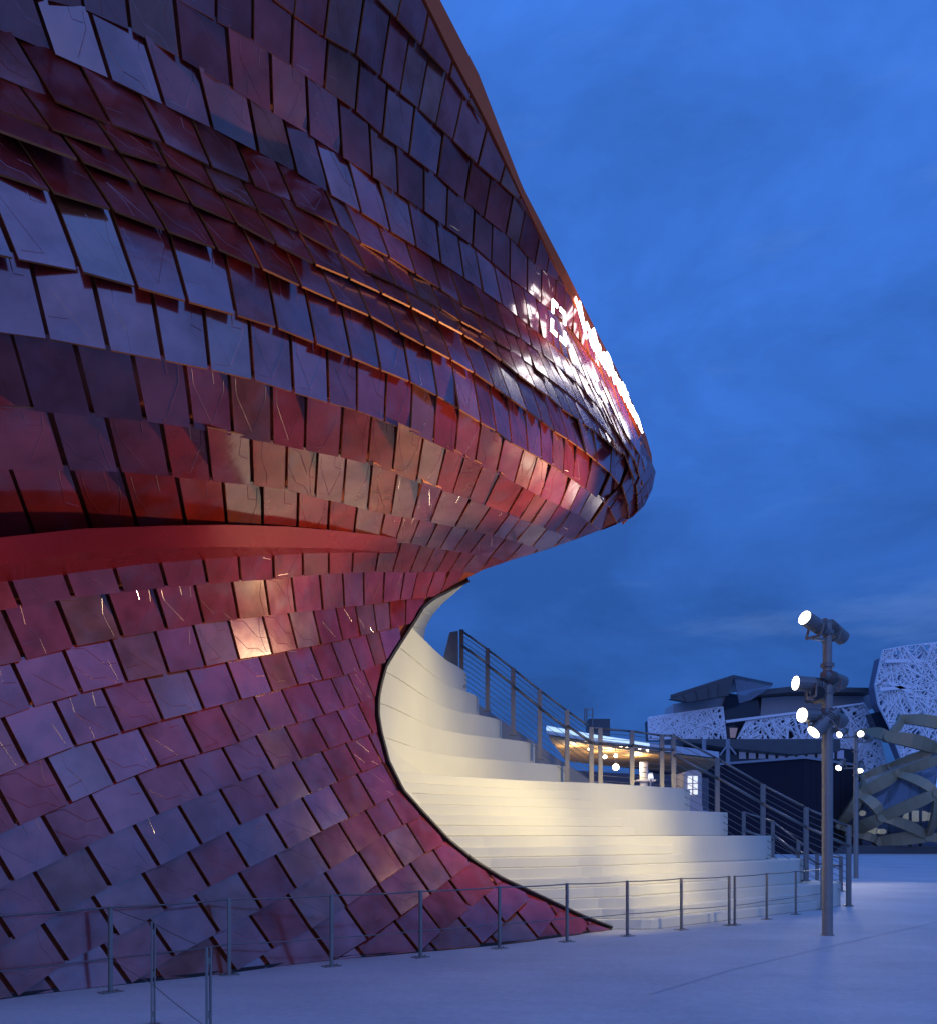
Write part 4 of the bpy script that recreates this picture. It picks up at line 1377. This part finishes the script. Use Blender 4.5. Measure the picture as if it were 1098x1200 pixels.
# --- navy box building
DB = 78.0
nav = thing('dark_box_building', 'plain windowless dark navy box building between the railing and the bronze pavilion', 'building', PD(942, 978 + CH * F / DB, DB))
c0 = PD(942, 889, DB); zt = c0[2]
cl = PD(760, 903, DB * zt / zt * (889 - HY) / (903 - HY)); cr_ = PD(1010, 899, DB * (889 - HY) / (899 - HY))
foot = [np.array([c0[0], c0[1], 0]), np.array([cr_[0], cr_[1], 0]), np.array([cl[0] + (cr_[0] - c0[0]), cr_[1] + cl[1] - c0[1], 0]), np.array([cl[0], cl[1], 0])]
mb = MB(); mb.prism(foot, (0, 0, zt)); mb.build('wall', M_NAVY, nav)
mb = MB()
for i in range(4):
    a, b_ = foot[i], foot[(i + 1) % 4]
    mb.bar(a + (0, 0, zt + 0.1), b_ + (0, 0, zt + 0.1), 0.35, 0.22)
mb.build('coping', M_GREYBLUE, nav)
mb = MB()
for i in (0, 3):
    a, b_ = foot[i], foot[(i + 1) % 4]
    nn = 10
    for j in range(1, nn):
        q = a + (b_ - a) * j / nn
        mb.bar(q + (0, 0, 0), q + (0, 0, zt), 0.05, 0.05)
mb.build('panel_seam', simple('seam', (0.012, 0.01, 0.016), 0.8), nav)

# --- bronze strapwork pavilion
DS = 80.0
stp = thing('strapwork_pavilion', 'low rounded pavilion of wide bronze straps crossing over big glass panes', 'building', PD(1060, 1001, DS))
ND_ = {'a': (982, 968, 3), 'b': (1006, 931, 1), 'c': (1009.5, 911.5, 4), 'd': (1039, 899, 5), 'e': (1050, 906.5, 1), 'f': (1031.5, 957.5, 0), 'g': (1095.5, 930, -2), 'h': (1086, 981, 1),
       'i': (1028, 986, 2), 'j': (993, 976, 3), 'k': (1098, 879, 3), 'l': (1039, 864, 3), 'm': (1008.6, 858.5, 6), 'n': (1056, 842.5, 5), 'o': (1112, 853, 3), 'p': (1102, 889.5, 0),
       'q': (1150, 905, 0), 'r': (1150, 960, 0), 's': (1160, 870, 4), 't': (1140, 990, 2), 'u': (1185, 930, 4)}
ndp = {k: PD(x, y, DS + dd) for k, (x, y, dd) in ND_.items()}
STR = [('m', 'l', 12), ('l', 'k', 15), ('l', 'n', 9), ('n', 'o', 13), ('c', 'd', 10), ('d', 'k', 10), ('b', 'e', 14), ('e', 'p', 11), ('e', 'g', 10), ('a', 'b', 12), ('b', 'f', 11), ('f', 'g', 13), ('f', 'h', 11), ('f', 'j', 15), ('j', 'i', 9), ('i', 'h', 14), ('h', 'g', 9), ('a', 'j', 9), ('b', 'c', 9), ('o', 's', 12), ('p', 'q', 12), ('g', 'r', 12), ('q', 'r', 11), ('h', 't', 12), ('t', 'r', 12), ('q', 's', 10), ('s', 'u', 10), ('u', 't', 10), ('k', 'q', 10)]
for a, b_, w in STR:
    mb = MB()
    p, q = ndp[a], ndp[b_]
    ww = 1.12 * w / (F / DS)
    # a long shallow-bowed plank, narrowing a little into its joints
    nseg = 5; prev = None; pv, pf = [], []
    ax = (q - p) / np.linalg.norm(q - p)
    sd_ = np.cross(ax, (0, 1, 0.12)); sd_ /= np.linalg.norm(sd_)
    for j in range(nseg + 1):
        u_ = j / nseg
        c_ = p + (q - p) * u_ + np.array([0, -0.8, 0.1]) * 4 * u_ * (1 - u_)
        hw = ww * 0.5 * (0.72 + 0.28 * math.sin(math.pi * u_))
        for sx_, dy_ in ((-1, -.22), (1, -.22), (1, .22), (-1, .22)):
            pv.append(c_ + sd_ * hw * sx_ + np.array([0, dy_, 0]))
        if j:
            o_ = 4 * (j - 1)
            pf += [(o_ + a_, o_ + (a_ + 1) % 4, o_ + 4 + (a_ + 1) % 4, o_ + 4 + a_) for a_ in range(4)]
    pf += [(3, 2, 1, 0), tuple(4 * nseg + a_ for a_ in range(4))]
    mb.add(pv, pf)
    mb.build('strap', M_OLIVE, stp)
for k_, q in ndp.items():
    mb = MB(); w = max([x[2] for x in STR if k_ in x[:2]]) / (F / DS)
    mb.tube(q + (0, 0.35, 0), q + (0, -0.36, 0), w * 0.40, 12); mb.build('strap_knot', M_OLIVE, stp)
for tri in (('b', 'e', 'f'), ('e', 'g', 'f'), ('f', 'g', 'h'), ('f', 'h', 'i'), ('f', 'i', 'j'), ('a', 'b', 'f', 'j'), ('b', 'c', 'd', 'e'), ('d', 'k', 'p', 'e'), ('e', 'p', 'g'), ('p', 'q', 'r', 'g'), ('g', 'r', 't', 'h')):
    mb = MB(); mb.prism([ndp[k] + (0, 0.45, 0) for k in tri], (0, 0.08, 0)); mb.build('glass_pane', M_GLASS, stp)
mb = MB(); prism_px(mb, [(975, 1001.3), (1200, 1001.3), (1200, 993), (985, 991)], DS + 1.2, 10); mb.build('plinth', M_DKROOF, stp)
mb = MB(); prism_px(mb, [(992, 980), (1010, 935), (1050, 912), (1120, 905), (1200, 905), (1200, 992), (992, 992)], DS + 12, 1); mb.build('inner_wall', simple('pavilion_inside', (0.10, 0.13, 0.2), 0.6, noise=0.5, scale=0.2), stp)
M_INLIT = emit('lit_interior', (1.0, 0.88, 0.66), 0.75)
for c_, rx, ry in (((1076, 958), 14, 8.5), ((1024, 974.5), 5, 5.5), ((1034, 975), 4, 4), ((1007, 957), 3, 4)):
    mb = MB(); pl = [(c_[0] + rx * math.cos(t) * (1.15 if math.sin(t) > 0 else 1), c_[1] - ry * math.sin(t) * (1 if math.sin(t) > 0 else 0.55)) for t in np.linspace(0, 2 * math.pi, 18, endpoint=False)]
    prism_px(mb, pl, DS + 6.5, 0.5); mb.build('lit_display', M_INLIT, stp)
for x in (1042, 1066, 1078):
    mb = MB(); mb.bar(PD(x, 905, DS + 3), PD(x, 994, DS + 3), 0.22, 0.22); mb.build('mullion', M_DKROOF, stp)

# --- terrace cafe behind the steps
DC = 46.0
caf = thing('terrace_cafe', 'cafe terrace with a lit timber ceiling and a glowing white roof edge behind the steps', 'building', PD(740, 978 + CH * F / DC, DC))


def cpart(name, m, D, depth, *polys):
    return part(name, m, D, depth, *polys, parent=caf)


zr = PD(700, 866, DC)[2]
# roof slab: front edge recedes to the right
fe = [(640, 850, 42), (700, 861, 46), (760, 870, 50), (842, 881, 56)]
mb = MB()
fp = [PD(*q) for q in fe]
bkpts = [p + np.array([2.5, 14, 0.0]) for p in fp]
th = 0.42
vs = fp + bkpts; vs = vs + [v - np.array([0, 0, th]) for v in vs]
nf = len(fp)
fs = []
for i in range(nf - 1):
    fs += [(i, i + 1, nf + i + 1, nf + i), (2 * nf + i, 3 * nf + i, 3 * nf + i + 1, 2 * nf + i + 1), (i, 2 * nf + i, 2 * nf + i + 1, i + 1), (nf + i, nf + i + 1, 3 * nf + i + 1, 3 * nf + i)]
fs += [(0, nf, 3 * nf, 2 * nf), (nf - 1, 3 * nf - 1, 4 * nf - 1, 2 * nf - 1)]
mb.add(vs, fs); mb.build('roof', simple('pale_roof', (0.55, 0.58, 0.62), 0.5), caf)
M_EDGE = emit('edge_light', (0.62, 0.85, 1.0), 0.8)
mb = MB()
for a, b_ in zip(fp[:2], fp[1:3]):
    mb.bar(a + (0, -0.06, -0.14), b_ + (0, -0.06, -0.14), 0.04, 0.20)
mb.build('roof_edge_light', M_EDGE, caf)
mb = MB()
so = [p + np.array([0.15, 0.3, -th - 0.05]) for p in fp] ; sb = [p + np.array([2.5, 13.5, -th - 0.05]) for p in fp]
for i in range(nf - 1):
    mb.prism([so[i], so[i + 1], sb[i + 1], sb[i]], (0, 0, -0.12))
mb.build('timber_ceiling', M_WOOD, caf)
M_BULB = emit('warm_bulb', (1.0, 0.86, 0.58), 40.0)
for x, y, D_, r in ((708.5, 887, 47, .10), (721, 885.5, 48, .10), (721, 899, 46, .17)):
    mb = MB(); q = PD(x, y, D_)
    for i in range(6):
        a0_, a1_ = math.pi * i / 6, math.pi * (i + 1) / 6
        mb.tube(q + (0, 0, r * math.cos(a0_)), q + (0, 0, r * math.cos(a1_)), max(r * math.sin(a0_), .004), 12, max(r * math.sin(a1_), .004), caps=False)
    bo = mb.build('spotlight', M_BULB, caf, smooth=True)
    mb = MB(); mb.tube(q + (0, 0, r), (q[0], q[1], PD(x, 872, D_)[2]), 0.02, 6); mb.build('stem', M_DARK, bo)
for x, y in ((685, 872), (690, 879), (711, 874), (734, 876), (737, 872), (744, 886), (758, 881), (749, 879), (727, 877)):
    D_ = 46 + (x - 690) * 0.06
    mb = MB(); q = PD(x, y, D_); mb.tube(q, q + (0, 0, 0.10), 0.07, 10); mb.build('downlight', emit('downlight_glow', (1, .8, .5), 9) if 'downlight_glow' not in bpy.data.materials else bpy.data.materials['downlight_glow'], caf)
for nm, q, e in (('ceiling_glow', PD(712, 893, 49), 260), ('ceiling_glow', PD(748, 897, 52), 320), ('ceiling_glow', PD(672, 885, 46), 160)):
    ld = bpy.data.lights.new(nm, 'POINT'); ld.energy = e; ld.color = (1, .78, .45); ld.shadow_soft_size = 0.3
    lo = bpy.data.objects.new(nm, ld); COL.objects.link(lo); lo.location = q
mb = MB(); mb.box(tuple(PD(755, 915, 52)), (1.1, 1.1, 0.1)); q = PD(754, 893, 52); mb.tube((q[0], q[1], 0), q, 0.24, 14); mb.build('column', simple('white_column', (0.8, 0.78, 0.72), 0.5), caf)
for x in (775, 790, 664):
    q = PD(x, 876, 50); mb = MB(); mb.tube((q[0], q[1], 0), q, 0.10, 10); mb.build('thin_column', M_GREYBLUE, caf)
mb = MB(); q0, q1 = PD(640, 935, 46), PD(830, 935, 56)
mb.prism([np.array([q0[0], q0[1], 0]), np.array([q1[0], q1[1], 0]), np.array([q1[0] + 3, q1[1] + 16, 0]), np.array([q0[0] + 3, q0[1] + 16, 0])], (0, 0, 3.4)); mb.build('terrace_deck', M_GREYBLUE, caf)
mb = MB(); q0, q1 = PD(640, 905, 62), PD(830, 905, 72)
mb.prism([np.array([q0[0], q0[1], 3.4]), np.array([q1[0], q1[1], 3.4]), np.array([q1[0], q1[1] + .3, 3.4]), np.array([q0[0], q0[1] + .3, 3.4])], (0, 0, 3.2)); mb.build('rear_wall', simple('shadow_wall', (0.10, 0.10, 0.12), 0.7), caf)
q = PD(700, 846, 54); mb = MB(); mb.box((q[0], q[1], q[2] - 0.5), (1.3, 1.5, 1.2)); mb.build('rooftop_box', M_DKROOF, caf)
mb = MB()
for x in (687, 694, 684.5):
    mb.bar(PD(x, 850, 53), PD(x, 830, 53), 0.06, 0.06)
mb.bar(PD(684.5, 831, 53), PD(694, 831, 53), 0.06, 0.06); mb.bar(PD(684.5, 838, 53), PD(694, 838, 53), 0.05, 0.05)
mb.build('rooftop_mast', M_BRONZE_PAINT, caf)
# lit window booth
bo = thing('window_booth', 'rounded grey booth with a brightly lit paned window beyond the stair railing', 'kiosk', PD(811, 978 + CH * F / 50, 50))
pl = [(801, 945), (801, 908), (804, 904), (809, 902.5), (816, 902.5), (820, 905), (822, 909), (822, 945)]
mb = MB(); mb.prism([PD(x, y, 50) for x, y in pl], (0, 2.5, 0)); mb.build('shell', M_GREYBLUE, bo)
mb = MB()
q = [PD(x, y, 50 - .06) for x, y in ((805.5, 931), (805.5, 909.5), (817, 909.5), (817, 931))]
mb.prism(q, (0, .03, 0)); wn_ = mb.build('window', emit('lit_window', (0.95, 0.95, 0.9), 0.75), bo)
mb = MB(); mb.bar(PD(811.2, 909.5, 50 - .1), PD(811.2, 931, 50 - .1), .07, .05); mb.bar(PD(805.5, 918, 50 - .1), PD(817, 918, 50 - .1), .06, .05); mb.bar(PD(805.5, 925, 50 - .1), PD(817, 925, 50 - .1), .06, .05)
mb.build('window_bar', M_GREYBLUE, wn_)
mb = MB(); q = PD(811, 945, 50); mb.box((q[0], q[1] + 1.3, q[2] / 2), (1.2, 2.6, q[2])); mb.build('plinth', M_GREYBLUE, bo)
# table lamp on the terrace
q = PD(762, 924, 46.5)
tl = thing('terrace_lamp', 'small white shaded lamp standing on the cafe terrace by the column', 'lamp', (q[0], q[1], 3.4))
mb = MB(); mb.tube((q[0], q[1], 3.4), (q[0], q[1], PD(762, 912, 46.5)[2]), 0.05, 10); mb.tube((q[0], q[1], 3.4), (q[0], q[1], 3.44), .16, 12); mb.build('stand', M_GREYBLUE, tl)
mb = MB(); z0 = PD(762, 913, 46.5)[2]; mb.tube((q[0], q[1], z0), (q[0], q[1], z0 + .33), .16, 14, .10); mb.build('shade', emit('lamp_shade', (1, .97, .9), 0.9), tl)
# tall pale parapet behind the stair railing: the flank of the steps block
mb = MB()
mw = F / (DEND + 1.6)
pl = [(541, 812), (620, 866), (690, 914), (735, 921), (700, 945), (541, 905)]
mb.prism([P(x, y, mw) for x, y in pl], (0, .3, 0)); o = mb.build('stair_flank_panel', simple('blue_grey_panel', (0.30, 0.31, 0.33), 0.5), steps)
